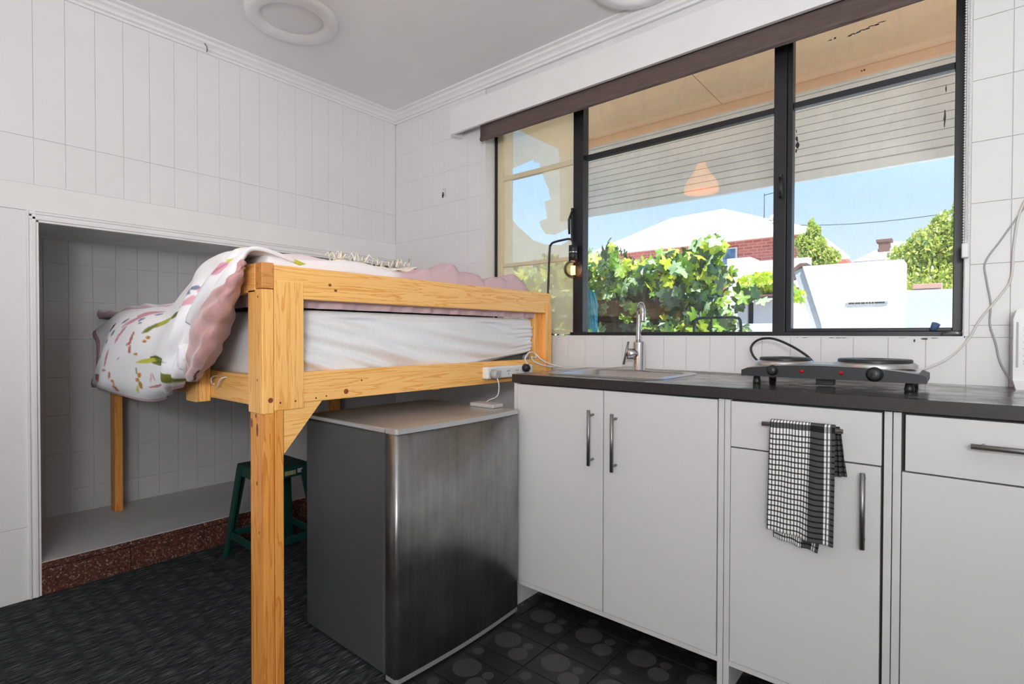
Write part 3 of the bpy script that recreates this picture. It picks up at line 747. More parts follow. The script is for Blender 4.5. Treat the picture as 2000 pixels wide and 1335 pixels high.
towel_sheet(-.374, -.222, -.375, -.268, .818, .500, .484, YF-.016, .002, 0, 20, 22, 'back_fall', over=False, ph=1)
towel_sheet(-.240, -.221, -.236, -.205, .814, .690, .694, YF-.014, .002, 13, 16, 9, 'corner_fold', over=False, ph=2)

# ================================================================== FRIDGE
fg = empty('mini_fridge', (-1.52, 1.25, 0), label='dented dark steel mini fridge with rounded door under the loft bed', cat='fridge')
gx0, gx1, gy0, gy1, gz = -1.772, -1.318, .972, 1.545, .765
b = B(); b.box(gx0, gx1, gy0, gy1, .018, gz-.012, M_fbody, .006); b.obj('body', fg)
b = B(); b.box(gx0-.001, gx1+.001, gy0-.001, gy1+.001, gz-.012, gz+.004, M_ftop, .003); b.obj('top_panel', fg)
b = B(); b.box(gx1, gx1+.010, gy0+.012, gy1-.012, .03, gz-.030, M_blackplastic); b.obj('door_seal', fg)
def door_outline(e=0):
    pts = []
    x0 = gx1+.010
    pts.append((x0, gy0-.001-e*0)); 
    for k in range(9):
        a = math.radians(180+90*k/8+90); 
    n = 20; 
    for k in range(7):
        a = math.radians(90*k/6); pts.append((x0+.036+.014*math.sin(a), gy0-.001+.014*(1-math.cos(a))))
    for k in range(1, n):
        u = k/n; pts.append((x0+.050+.012*math.sin(math.pi*u), gy0+.013+(gy1-gy0-.026)*u))
    for k in range(7):
        a = math.radians(90*(1-k/6)); pts.append((x0+.036+.014*math.sin(a), gy1+.001-.014*(1-math.cos(a))))
    pts.append((x0, gy1+.001)); return pts
dr = empty('door', fg.location); dr.parent = fg; dr.location = (0, 0, 0); ORG[dr] = ORG[fg]
b = B(); P_ = door_outline(); b.prism(P_, 2, .024, gz-.010, M_fdoor)
for f in b.bm.faces:
    if abs(f.normal.z) < .5: f.smooth = True
me = b.mesh('door_panel'); 
for p in me.polygons: p.use_smooth = abs(p.normal.z) < .5
link('door_panel', me, dr)
b = B(); b.prism([(x+(.0015 if x > gx1+.02 else 0), y) for x, y in P_], 2, gz-.010, gz+.006, M_ftop); b.obj('top_cap', dr)
b = B(); b.prism(P_, 2, .009, .024, M_ftop); b.obj('bottom_cap', dr)
for x in (gx0+.04, gx1-.04):
    for y in (gy0+.04, gy1-.04): b = B(); b.lathe([(0, .004), (.015, .004), (.015, .02), (0, .02)], (x, y, .0), M_blackplastic, 12); b.obj('foot', fg)
# charger pad on the fridge
ch = empty('charging_pad', (-1.37, 1.50, .775), label='flat pale grey charger lying on top of the fridge', cat='charger')
b = B(); b.box(-1.470, -1.345, 1.495, 1.555, .7695, .785, M_greyplastic, .004); b.obj('casing', ch)

# ================================================================== LOFT BED
bed = empty('loft_bed', (-2.45, 1.4, 0), label='pine loft bed built into the wall niche with corner brace', cat='bed')
XB, YA = -1.50, .691
def plank(name, x0, x1, y0, y1, z0, z1, mat, bv=.002, par=None):
    b = B(); b.box(x0, x1, y0, y1, z0, z1, mat, bv); return b.obj(name, par or bed)
YE = 2.068
# front leg: double timber
plank('leg', XB-.085, XB-.0025, YA+.004, YA+.036, 0.004, .858, M_wz2)
plank('leg', XB-.085, XB-.0035, YA+.0375, YA+.064, 0.004, .858, M_wz2)
plank('post', XB-.088, XB, YA, YA+.034, .824, 1.180, M_wz)           # upright carrying the rail end
p2 = plank('post_cladding', XB-.026, XB-.001, YA+.036, YA+.126, .830, 1.207, M_wz)
# long side rails
plank('top_rail', XB-.040, XB-.003, YA+.036, YE, 1.157, 1.252, M_wy)
tr_ = plank('side_rail', XB-.040, XB-.003, YA+.062, YE-.002, .846, .938, M_wy)
# near end rails
plank('end_rail', -1.80, XB-.0425, YA, YA+.035, 1.172, 1.256, M_wx)
b = B(); b.box(XB-.042, XB, YA, YA+.0345, 1.182, 1.256, M_wend, .002); b.obj('rail_end_block', bed)
plank('end_rail', -3.40, XB-.089, YA+.024, YA+.060, .838, .928, M_wx)
plank('end_post', -2.045, -1.955, YA-.012, YA+.023, .822, 1.10, M_wz)
plank('end_post', -1.955, -1.925, YA-.012, YA+.023, .826, 1.10, M_wz)
plank('end_rail', -3.40, -1.56, YE-.036, YE, .838, .928, M_wx)
plank('side_rail', -3.44, -3.40, YA+.03, YE, .838, .928, M_wy)
# rear legs on the niche shelf, far corner post
plank('leg', -3.375, -3.335, .765, .800, ZS, .838, M_wz2); plank('leg', -3.335, -3.298, .765, .800, ZS, .838, M_wz2)
plank('leg', -3.375, -3.305, YE-.05, YE, ZS, .838, M_wz2)
plank('post', XB-.040, XB-.003, YE-.002, YE+.020, 0.004, 1.252, M_wz)
plank('post', XB-.085, XB-.041, YE-.055, YE+.020, 0.004, 1.157, M_wz)
plank('post', XB-.0028, XB+.002, YE-.026, YE+.020, .60, 1.190, M_wz, .0008)
# slats
for k in range(11):
    x = -3.30+k*.165; plank('slat', x, x+.07, YA+.06, YE-.036, .880, .898, M_wy)
plank('centre_beam', -3.40, XB-.04, 1.36, 1.40, .838, .878, M_wx)
# 45 degree brace
b = B(); y0 = YA+.066; b.prism([(y0, .846), (y0+.122, .846), (y0+.0, .700), (y0, .715)][:1]+[(y0+.122, .846), (y0+.002, .702), (y0, .704), (y0, .826)], 0, XB-.040, XB-.006, M_wy); b.obj('brace', bed)
# knots and screws (flat discs set into the faces)
def spot(par, c, axis, r, mat, sq=1.0, name='knot'):
    b = B(); b.lathe([(0, 0), (r, 0)], (0, 0, 0), mat, 14, axis)
    me = b.mesh(name); s_ = {0: (1, 1, sq), 1: (1, 1, sq)}[axis]
    for v in me.vertices: v.co = Vector((v.co.x*s_[0]+c[0], v.co.y*s_[1]+c[1], v.co.z*s_[2]+c[2]))
    link(name, me, par)
xf = XB-.0028; xf2 = XB-.0008; xf3 = XB+.0003
for y, z in ((.905, 1.206), (.925, 1.190), (1.83, 1.205)): spot(bed, (xf, y, z), 0, .0055 if y < 1 else .003, M_knot, .8)
spot(bed, (xf, .962, .868), 0, .0085, M_knot)
spot(bed, (xf3, YA+.024, .862), 0, .0075, M_knot)
for y, z in ((YA+.053, .852), (YA+.099, .853)): spot(bed, (xf2, y, z), 0, .0028, M_screw, 1, 'screw')
for y, z in ((.857, .856), (.892, .859), (1.02, .90)): spot(bed, (xf, y, z), 0, .0028, M_screw, 1, 'screw')
yk = YA-.0003
for x, z in ((-1.524, 1.158), (-1.530, .920)): spot(bed, (x, yk, z), 1, .0026, M_screw, 1.5, 'screw')
for x, z in ((-1.528, 1.196), (-1.523, 1.24)): spot(bed, (x, yk, z), 1, .0022, M_screw, 1, 'screw')
yl = YA+.0037
for x, z, r, s_ in ((-1.575, .792, .006, 2.4), (-1.540, .775, .0065, 3.0), (-1.548, .815, .004, 1.5), (-1.543, .62, .004, 1.6), (-1.53, .48, .003, 1.5)): spot(bed, (x, yl, z), 1, r, M_knot, s_)
for x, z in ((-2.03, .845), (-2.03, .855), (-2.00, .85)): spot(bed, (x, YA-.0123, z), 1, .0022, M_screw, 1, 'screw')

# mattress
mt = empty('mattress', (-2.45, 1.4, .9), label='deep mattress in a creased white fitted sheet on the loft bed', cat='mattress')
mx0, mx1, my0, my1 = -3.38, -1.548, .760, 2.010
b = B(); b.box(mx0+.04, mx1-.034, my0+.03, my1-.034, .900, 1.10, M_mattress, .02); b.obj('core', mt)
def hem(s):   # height of the sheet hem along the long front side (s = 0 near .. 1 far)
    return .912-.012*math.sin(math.pi*min(1, s*1.6))+.060*max(0, (s-.45)/.55)**1.7
def wr(s, v):
    d = 0
    for a, f, ph, am in ((.8, 5, 0, .007), (1.5, 9, 1, .006), (2.2, 15, 2, .0045), (1.1, 23, 3, .003)):
        d += am*math.sin(f*(s*2.1+a*v*.8+.25*math.sin(3*s+2*v))+ph)
    g = math.exp(-((s-.22)/.22)**2)*max(0, 1-v*1.4)
    d += .010*g*math.sin(42*(s+.42*v))+.005*g*math.sin(71*(s+.5*v)); 
    g2 = math.exp(-((s-1)/.10)**2); d += .005*g2*math.sin(46*v)
    return d
NS, NVV = 150, 44
def per(t_):        # path round the mattress: far-left back edge is plain
    pass
rows = []
def rc(x0, x1, y0, y1, r, n=6): return rr(x0, x1, y0, y1, r, 0, n)
# walk round the footprint, starting at the far front corner; the long side facing the room is x = mx1
foot = []
for k in range(121): foot.append(('F', k/120, Vector((mx1, my0+.03+(my1-my0-.06)*k/120, 0)), Vector((1, 0, 0))))
arc = []
for k in range(1, 8):
    a = math.radians(90*k/8); arc.append(('F', 1.0, Vector((mx1-.03+.03*math.cos(a), my1-.03+.03*math.sin(a), 0)), Vector((math.cos(a), math.sin(a), 0))))
foot += arc
for k in range(21): foot.append(('B', 0, Vector((mx1-.03-(mx1-mx0-.06)*k/20, my1, 0)), Vector((0, 1, 0))))
for k in range(1, 8):
    a = math.radians(90+90*k/8); foot.append(('B', 0, Vector((mx0+.03+.03*math.cos(a), my1-.03+.03*math.sin(a), 0)), Vector((math.cos(a), math.sin(a), 0))))
for k in range(11): foot.append(('B', 0, Vector((mx0, my1-.03-(my1-my0-.06)*k/10, 0)), Vector((-1, 0, 0))))
for k in range(1, 8):
    a = math.radians(180+90*k/8); foot.append(('B', 0, Vector((mx0+.03+.03*math.cos(a), my0+.03+.03*math.sin(a), 0)), Vector((math.cos(a), math.sin(a), 0))))
for k in range(91): foot.append(('N', 1-k/90, Vector((mx0+.03+(mx1-mx0-.06)*k/90, my0, 0)), Vector((0, -1, 0))))
for k in range(1, 8):
    a = math.radians(270+90*k/8); foot.append(('F', 0.0, Vector((mx1-.03+.03*math.cos(a), my0+.03+.03*math.sin(a), 0)), Vector((math.cos(a), math.sin(a), 0))))
foot.append(foot[0])
rows = []
for j in range(NVV+1):
    v = j/NVV; r = []
    for side, s_, p, nrm in foot:
        zb = hem(s_) if side == 'F' else .905
        zt = 1.128
        if v < .86:
            vv = v/.86; z = zb+(zt-.022-zb)*vv; off = .010*math.sin(math.pi*vv)
            if side == 'F': off += wr(s_, vv)*(1 if s_ < .995 else .5)-.012*math.exp(-(vv/.06)**2)+.006*math.exp(-((vv-.07)/.03)**2)
            elif side == 'N': off += .004*math.sin(s_*26+vv*6)-.010*math.exp(-(vv/.06)**2)
            q = p+nrm*off
        else:
            a = (v-.86)/.14*math.pi/2; z = zt-.022+.022*math.sin(a); q = p-nrm*(.022*(1-math.cos(a)))
        r.append(Vector((q.x, q.y, z)))
    rows.append(r)
cen = Vector(((mx0+mx1)/2, (my0+my1)/2, 1.132)); last = rows[-1]
rows.append([p.lerp(cen, .5) for p in last]); rows.append([cen.copy()+(p-cen)*.001 for p in last])
b = B(); b.grid(rows, M_sheet); b.obj('fitted_sheet', mt)
b = B(); b.tube(bezier([(-1.86, my0-.010, .915), (-1.875, YA+.012, .912), (-1.880, YA+.008, .893), (-1.862, YA+.010, .888)], 5), .0022, M_cable, 6)
b.tube(bezier([(-1.80, my0-.010, .915), (-1.806, YA+.012, .91), (-1.830, YA+.010, .888), (-1.845, YA+.010, .878)], 5), .0022, M_cable, 6); b.obj('tie_cord', mt)

# ------------------------------------------------------------------ duvet with painted flower print
dv_ = empty('duvet', (-2.5, 1.3, 1.13), label='white floral duvet with pink reverse spread on the loft bed', cat='duvet')
def paint(me, fn):
    ca = me.color_attributes.new('print', 'FLOAT_COLOR', 'POINT')
    for i, v in enumerate(me.vertices): ca.data[i].color = fn(i, v.co)
WH, OLV, LIM, PK, PKD, ORN, BLU, GRY = srgb(236, 236, 240), srgb(112, 122, 22), srgb(196, 198, 60), srgb(222, 164, 178), srgb(172, 112, 134), srgb(196, 128, 22), srgb(120, 132, 170), srgb(128, 134, 150)
MAU = srgb(206, 178, 184)
def mixc(a, b_, t_): return tuple(a[k]*(1-t_)+b_[k]*t_ for k in range(3))+(1,)
def ell(u, v, cu, cv, ru, rv, ang):
    c, s_ = math.cos(ang), math.sin(ang); a, b_ = (u-cu)*c+(v-cv)*s_, -(u-cu)*s_+(v-cv)*c
    return (a/ru)**2+(b_/rv)**2
# print marks laid out in cloth coordinates (u along the bed, v down the cloth), each (u, v, ru, rv, angle, colour, colour2)
MARKS = []
def mark(*a): MARKS.append(a)
rnd = random.Random(3)
def motif(u, v, s, rot, k):
    R_ = lambda a, b_: (u+s*(a*math.cos(rot)-b_*math.sin(rot)), v+s*(a*math.sin(rot)+b_*math.cos(rot)))
    if k == 0:
        mark(*R_(0, 0), .07*s, .022*s, rot, OLV, LIM); mark(*R_(-.085, .02), .045*s, .014*s, rot-.5, LIM, OLV)
    elif k == 1:
        for a in range(5): mark(*R_(.02*math.cos(a*1.3)*2, .02*math.sin(a*1.3)*2), .04*s, .013*s, rot+a*1.26, PK, PKD)
    elif k == 2:
        for a in range(6): mark(*R_(.006*(a % 2), a*.017), .008*s, .009*s, 0, ORN, ORN)
    elif k == 3:
        for a in range(4): mark(*R_(.015*math.sin(a*2), a*.016), .014*s, .008*s, rot+a, BLU, GRY)
def print_col(u, v):
    c = WH
    for m_ in MARKS:
        if abs(u-m_[0]) > .12 or abs(v-m_[1]) > .12: continue
        d = ell(u, v, m_[0], m_[1], m_[2], m_[3], m_[4])
        if d < 1:
            k = .5+.5*math.sin(60*(u*.7+v)+5*(u-m_[0])/m_[2]); c = mixc(m_[5], m_[6], k if m_[5] is not m_[6] else 0)
    return c
# A: the part lying on the mattress
NXA, NYA = 130, 90
ax0, ax1, ay0, ay1 = -3.43, -1.552, .735, 2.02
motif_pts = []
for k in range(26):
    motif(rnd.uniform(ax0, ax1), rnd.uniform(-1.3, -.05), rnd.uniform(.9, 1.3), rnd.uniform(0, 6), k % 4)
def top_z(x, y):
    fx = (x-ax0)/(ax1-ax0); fy = (y-ay0)/(ay1-ay0)
    z = 1.175+.11*max(0, min(1, (fx-.55)/.35))**1.2
    z += .016*math.sin(x*7+y*3)+.010*math.sin(y*13-x*5)+.006*math.sin(x*23+y*17)
    z += .028*math.exp(-((x+1.62)/.10)**2)*(.3+math.exp(-((y-1.45)/.28)**2))+.020*math.exp(-((y-.95)/.25)**2)*math.exp(-((x+1.75)/.25)**2)
    if x > -2.3: z += .010*max(0, min(1, (y-1.25)/.2))*(math.sin(y*47+5*math.sin(x*9))+.6*math.sin(y*83-x*31))
    z -= .10*max(0, (fy-.90)/.10)**2
    return z
rows = []
for j in range(NYA+1):
    y = ay0+(ay1-ay0)*j/NYA; r = []
    for i in range(NXA+1):
        x = ax0+(ax1-ax0)*i/NXA; z = top_z(x, y); r.append(Vector((x, y, z)))
    # fall on the rail side: down behind the rail to the mattress with pleats
    z0 = r[-1].z
    for k in range(1, 13):
        t_ = k/12; pl = .006*math.sin(y*58+3*math.sin(y*9))+.004*math.sin(y*131)
        r.append(Vector((ax1+.006*math.sin(math.pi*t_)+pl*t_, y, z0+(1.133-z0)*(t_**.9))))
    rows.append(r)
sk_ = []
for t_ in (1.0, .8, .6, .4, .2): sk_.append([Vector((p.x, p.y+.006*math.sin(p.x*40+t_*3)*t_-.012*math.sin(math.pi*t_), p.z+(min(1.135, p.z)-p.z)*t_)) for p in rows[0]])
rows = sk_+rows
b = B(); b.grid(rows, M_print, True); me = b.mesh('top_spread'); nc = NXA+1+12
def colA(i, co):
    j, k = divmod(i, nc); y = co.y
    if k > NXA+2 or (j < 5 and co.z < 1.2): return MAU
    pk = max(0, min(1, (y-1.28-.10*math.sin(co.x*9))/.05)) if co.x > -2.3 else 0
    return mixc(print_col(co.x, -(y-.73)), MAU, pk)
paint(me, colA); link('top_spread', me, dv_)
# B: the drape over the near end of the bed.  control net: rows from bed top to lower hem
netB = [
 [(-3.44, .94, 1.12), (-3.05, .94, 1.13), (-2.62, .94, 1.13), (-2.34, .92, 1.14), (-2.06, .92, 1.18), (-1.82, .92, 1.235), (-1.68, .92, 1.25), (-1.60, .92, 1.25), (-1.562, .92, 1.24)],
 [(-3.42, .740, 1.070), (-3.035, .740, 1.149), (-2.594, .740, 1.151), (-2.323, .740, 1.156), (-2.057, .720, 1.233), (-1.807, .705, 1.286), (-1.660, .700, 1.292), (-1.590, .700, 1.290), (-1.535, .715, 1.290)],
 [(-3.106, .660, 1.003), (-2.715, .640, 1.078), (-2.241, .620, 1.096), (-1.989, .620, 1.103), (-1.838, .630, 1.168), (-1.720, .640, 1.225), (-1.642, .650, 1.250), (-1.590, .655, 1.262), (-1.546, .665, 1.262)],
 [(-3.020, .630, .927), (-2.620, .600, .973), (-2.170, .580, 1.005), (-1.936, .580, 1.025), (-1.807, .585, 1.062), (-1.751, .600, 1.124), (-1.700, .610, 1.160), (-1.629, .620, 1.187), (-1.570, .630, 1.205)],
 [(-3.040, .630, .872), (-2.698, .600, .903), (-2.181, .575, .927), (-1.914, .570, .955), (-1.845, .580, .984), (-1.798, .590, 1.020), (-1.785, .600, 1.047), (-1.779, .605, 1.070), (-1.773, .610, 1.098)],
 [(-3.127, .640, .826), (-2.776, .610, .849), (-2.186, .585, .863), (-1.958, .580, .886), (-1.871, .585, .919), (-1.833, .590, .941), (-1.814, .595, .957), (-1.803, .600, .976), (-1.793, .605, .992)],
 [(-3.304, .670, .796), (-2.945, .645, .811), (-2.258, .620, .816), (-2.053, .620, .846), (-1.965, .620, .873), (-1.918, .620, .889), (-1.891, .620, .901), (-1.873, .620, .912), (-1.864, .620, .920)],
]
# the cloth position of each control point, used to lay out its print
g = surf(netB, 34, 34)
nr, nc2 = len(g), len(g[0])
for j in range(nr):
    for i in range(nc2):
        u, v = i/nc2, j/nr; m_ = min(1, v*3)
        fold = .012*math.sin(u*19+2.5*math.sin(v*3.1)+v*4)*m_*(1-.3*u)+.005*math.sin(u*43+v*9)*m_
        g[j][i].y -= fold; g[j][i].z += .3*fold*(1-m_)
# marks for the drape, in the same cloth coordinates: u = x, v = distance down
def dm(px, z, kind, s=1.0, rot=0.0): motif(px, 1.25-z+.05, s, rot, kind)
MARKS_A = MARKS[:]; MARKS.clear()
OLD, RST = srgb(62, 76, 16), srgb(178, 104, 78)
# painted marks: centre x, z, then the 2x2 matrix that turns the mark into a unit disc, two tints
BRUSH = [(-1.916,1.107,13.8,15.0,10.7,-87.4,OLV,OLD),
 (-2.012,1.085,11.3,22.3,22.1,-97.0,LIM,OLV),
 (-2.094,1.066,11.8,38.4,40.0,-110.2,OLV,OLV),
 (-1.951,0.967,11.1,-6.8,-3.2,-73.5,OLV,OLD),
 (-2.059,0.962,9.2,1.7,7.2,-128.3,LIM,LIM),
 (-1.878,0.922,44.2,-43.0,-5.9,-72.5,OLV,OLV),
 (-2.740,1.073,26.2,-36.1,-5.1,-48.4,OLD,OLD),
 (-2.894,0.939,13.4,-28.2,-6.6,-54.8,OLD,OLV),
 (-1.561,1.260,22.7,35.4,33.6,-137.2,LIM,LIM),
 (-2.196,0.861,59.8,-63.9,-3.8,-73.7,LIM,LIM),
 (-2.358,1.095,6.3,8.0,10.6,-97.3,PK,PKD),
 (-2.443,1.059,6.5,40.7,33.2,-60.6,PKD,PK),
 (-2.272,1.115,9.9,6.4,6.0,-131.9,PK,PKD),
 (-2.490,1.032,35.6,-33.3,-3.5,-48.3,PK,PKD),
 (-2.462,1.083,11.1,42.8,37.1,-109.4,PK,PK),
 (-1.613,1.232,11.4,33.7,42.8,-72.4,PK,PKD),
 (-1.664,1.212,9.4,37.8,57.9,-68.3,PKD,PK),
 (-1.713,1.190,11.1,40.9,61.3,-88.1,PK,PK),
 (-1.638,1.243,24.8,42.9,46.1,-172.2,PK,PKD),
 (-1.760,1.149,9.1,49.9,91.5,-88.5,PK,PK),
 (-2.089,1.038,63.9,-1.2,1.0,-191.0,ORN,ORN),
 (-2.110,1.025,62.9,-1.2,1.8,-189.5,ORN,ORN),
 (-2.165,0.983,69.8,-1.4,5.1,-214.4,ORN,ORN),
 (-2.221,1.033,66.8,-30.7,-1.5,-38.7,RST,RST),
 (-2.216,0.997,73.1,-1.6,1.3,-68.5,RST,RST),
 (-2.244,1.015,25.5,69.2,57.9,-209.1,RST,RST),
 (-2.156,0.910,50.8,-1.0,5.5,-111.7,ORN,ORN),
 (-2.178,0.893,50.0,-1.0,7.6,-138.5,ORN,ORN),
 (-2.151,0.877,40.1,33.6,11.5,-77.3,ORN,OLV),
 (-2.183,0.925,119.6,-2.5,4.0,-92.2,OLV,OLV),
 (-2.494,0.894,53.0,-32.3,-0.2,-70.2,RST,RST),
 (-2.460,0.871,62.3,-1.5,4.8,-84.2,ORN,ORN),
 (-2.481,0.848,37.4,-43.7,-3.4,-78.3,RST,ORN),
 (-2.613,0.952,45.6,-12.4,0.3,-28.3,RST,PK),
 (-2.622,0.904,16.9,-0.5,8.2,-184.9,PK,RST),
 (-2.845,0.861,11.9,-0.4,2.7,-50.1,RST,PKD),
 (-2.219,1.095,33.4,36.8,17.4,-172.1,BLU,GRY),
 (-2.152,1.110,53.9,-1.1,-4.8,-233.7,BLU,BLU),
 (-2.197,1.084,59.2,-1.2,-3.1,-276.0,GRY,GRY),
 (-2.290,1.102,92.7,-2.1,-4.9,-297.3,BLU,BLU),
 (-2.537,1.096,16.2,45.0,25.4,-112.1,GRY,GRY),
 (-2.633,1.051,44.2,-29.0,-3.9,-78.7,GRY,GRY),
 (-2.710,1.017,42.8,-1.2,0.9,-93.8,GRY,GRY),
 (-2.816,0.964,30.2,-0.9,3.8,-151.5,GRY,GRY),
 (-1.784,1.172,38.2,52.2,16.3,-91.5,BLU,GRY),
 (-1.751,1.186,36.1,68.2,40.3,-144.9,GRY,BLU),
 (-1.813,1.151,60.5,-0.9,-6.0,-156.2,BLU,BLU),
 (-1.818,1.107,47.1,101.3,46.8,-162.9,BLU,WH),
 (-1.929,1.134,89.8,-1.6,-11.8,-380.3,BLU,BLU),
 (-2.015,0.910,145.7,-89.8,-1.4,-63.8,PK,PK),
 (-1.990,0.915,141.0,70.9,9.3,-83.5,PK,PK),
 (-1.981,0.890,11.6,11.3,61.2,-354.2,RST,PK),
 (-1.564,1.243,39.5,119.6,76.2,-116.4,GRY,GRY),
 (-2.348,0.960,22.8,99.7,88.8,-226.4,GRY,WH),
 (-2.243,1.168,1779.2,-35.2,-205.6,-5355.0,WH,WH)]
def brush_col(x, z):
    c = WH
    for m_ in BRUSH:
        dx, dz = x-m_[0], z-m_[1]
        a, b_ = m_[2]*dx+m_[3]*dz, m_[4]*dx+m_[5]*dz
        wob = 1+.16*math.sin(5*math.atan2(b_, a)+m_[0]*40)
        d = (a*a+b_*b_)/wob
        if d < 1.25:
            k = .5+.5*math.sin(7*b_+3*a); cc = mixc(m_[6], m_[7], k*.8)
            c = mixc(cc, c, max(0, (d-.8)/.45))
    return c
b = B(); b.grid(g, M_print, True); me = b.mesh('drape', recalc=False)
def colB(i, co):
    j, k = divmod(i, nc2)
    if k > nc2-24 and j > 50: return WH                    # plain white hem band
    if j > nr-13: return mixc(WH, MAU, min(1, (j-(nr-13))/5))
    if k < 5: return mixc(PKD, MAU, .4)
    return brush_col(co.x, co.z)
paint(me, colB); o = link('drape', me, dv_); m = o.modifiers.new('t', 'SOLIDIFY'); m.thickness = .012; m.offset = -1
# C: pink underside folded out at the edge of the drape
netC = [
 [(-1.546, .664, 1.262), (-1.530, .655, 1.252), (-1.556, .662, 1.245), (-1.615, .686, 1.239)],
 [(-1.568, .630, 1.206), (-1.520, .622, 1.200), (-1.545, .640, 1.195), (-1.632, .685, 1.192)],
 [(-1.642, .615, 1.165), (-1.560, .600, 1.146), (-1.560, .620, 1.126), (-1.676, .685, 1.117)],
 [(-1.773, .610, 1.098), (-1.641, .590, 1.076), (-1.604, .610, 1.062), (-1.725, .685, 1.047)],
 [(-1.793, .605, .992), (-1.679, .590, .995), (-1.659, .610, .995), (-1.782, .680, .987)],
 [(-1.864, .620, .920), (-1.780, .610, .922), (-1.768, .620, .930), (-1.862, .670, .936)],
 [(-1.889, .640, .903), (-1.848, .635, .906), (-1.837, .640, .909), (-1.877, .660, .911)],
]
gc = surf(netC, 10, 10)
for j, r in enumerate(gc):
    for i, p in enumerate(r): p.y -= .004*math.sin(i*.5+j*.35)+.003*math.sin(j*.8)
b = B(); b.grid(gc, M_pink, True); o = b.obj('pink_underside', dv_, recalc=False); m = o.modifiers.new('t', 'SOLIDIFY'); m.thickness = .006

# throw with a cream tassel fringe lying at the rail
th = empty('throw', (-1.75, 1.2, 1.27), label='cream fringed throw lying along the top rail of the bed', cat='throw')
rows = [[Vector((-1.60-.18*i/14, 1.00+.34*j/30, top_z(-1.60-.18*i/14, 1.00+.34*j/30)+.006+.004*math.sin(j*.9+i))) for i in range(15)] for j in range(31)]
b = B(); b.grid(rows, M_fringe, True); o = b.obj('cloth', th); m = o.modifiers.new('t', 'SOLIDIFY'); m.thickness = .006
b = B(); rd = random.Random(5)
for k in range(54):
    y = rd.choice((rd.uniform(1.0, 1.12), rd.uniform(1.16, 1.32))); x = rd.uniform(-1.72, -1.60); z = top_z(x, y)+.014
    h = rd.uniform(.012, .034); dx, dy = rd.uniform(-.02, .02), rd.uniform(-.03, .03)
    b.tube([(x, y, z), (x+dx*.4, y+dy*.5, z+h), (x+dx, y+dy, z+h*rd.uniform(.2, .9))], [.003, .0028, .0012], M_fringe, 5)
b.obj('fringe', th, kind='stuff')

# ================================================================== POWER STRIP, LAMP, CABLES
ps = empty('power_strip', (XB+.01, 1.72, .9), label='white power strip screwed to the lower bed rail', cat='power strip')
b = B(); b.box(XB-.0025, XB+.030, 1.600, 1.905, .868, .918, M_whiteplastic, .006); b.obj('casing', ps)
for k in range(4):
    yc = 1.675+k*.058; b = B()
    for dy, dz, a in ((-.006, .004, .5), (.006, .004, -.5), (0, -.009, 0)):
        b.tube([(XB+.0305, yc+dy-.003*math.sin(a), .893+dz-.003), (XB+.0305, yc+dy+.003*math.sin(a), .893+dz+.003)], .0012, M_blackplastic, 6)
    b.obj('socket', ps)
pg = empty('plug', (XB+.05, 1.638, .89), label='grey round plug in the near end of the power strip', cat='plug')
b = B(); b.tube([(XB+.031, 1.632, .888), (XB+.052, 1.632, .888), (XB+.060, 1.632, .888)], [.020, .019, .014], M_greyplastic, 20); b.obj('plug_body', pg)
b = B(); b.tube(bezier([(XB+.055, 1.632, .872), (XB+.062, 1.634, .845), (XB+.064, 1.628, .81), (XB+.060, 1.615, .795), (XB+.058, 1.585, .789), (XB+.060, 1.560, .782)], 6), .0026, M_cable, 7); b.obj('lead', pg)
b = B(); b.tube([(XB+.031, 1.842, .905), (XB+.050, 1.842, .905), (XB+.056, 1.842, .905)], [.018, .017, .011], M_blackplastic, 18)
b.obj('black_plug', label='black plug in the far end of the power strip', cat='plug')
b = B(); b.tube(bezier([(XB+.020, 1.88, .918), (XB+.012, 1.87, .945), (XB+.010, 1.905, .972), (XB+.010, 1.945, .965), (XB+.012, 1.950, .945), (XB+.014, 1.915, .952), (XB+.02, 1.93, .928), (XB+.05, 1.98, .908), (XB+.10, 2.04, .903)], 7), .0034, M_cable, 7)
b.obj('strip_cord', label='looped white cord rising from the power strip beside the bed post', cat='cable')

lp = empty('bulb_lamp', (-1.60, 2.196, OZ0), label='black pipe desk lamp with a bare globe filament bulb', cat='lamp')
b = B(); b.lathe([(0, 0), (.030, 0), (.030, .010), (.026, .013), (0, .013)], (-1.602, 2.190, OZ0), M_blackplastic, 24); b.obj('base', lp)
b = B(); b.tube(bezier([(-1.602, 2.190, 1.062), (-1.595, 2.190, 1.25), (-1.585, 2.190, 1.48), (-1.578, 2.190, 1.508), (-1.560, 2.190, 1.520), (-1.50, 2.190, 1.526), (-1.465, 2.190, 1.526), (-1.448, 2.190, 1.516), (-1.443, 2.190, 1.490)], 8), .0055, M_blackplastic, 10); b.obj('stem', lp)
b = B(); b.lathe([(0, .076), (.0215, .076), (.0215, .046), (.0205, .045), (.0205, .040), (.0215, .039), (.0215, 0), (0, 0)], (-1.443, 2.190, 1.416), M_blackplastic, 24); b.lathe([(.0216, .045), (.0216, .040)], (-1.443, 2.190, 1.416), M_chrome, 24); b.obj('lamp_holder', lp)
b = B(); pr = [(.012, .045), (.013, .036)]+[(.046*math.sin(math.radians(a)), .046*math.cos(math.radians(a))) for a in range(22, 181, 10)]
b.lathe(pr, (-1.443, 2.190, 1.376), M_bulb, 32); b.obj('bulb', lp)
b = B()
for k in range(9):
    a = k*2*math.pi/9; x, y = -1.443+.010*math.cos(a), 2.190+.010*math.sin(a)
    b.tube([(x, y, 1.392), (x, y, 1.348)], .0016, M_fil, 5)
b.obj('filament', lp)
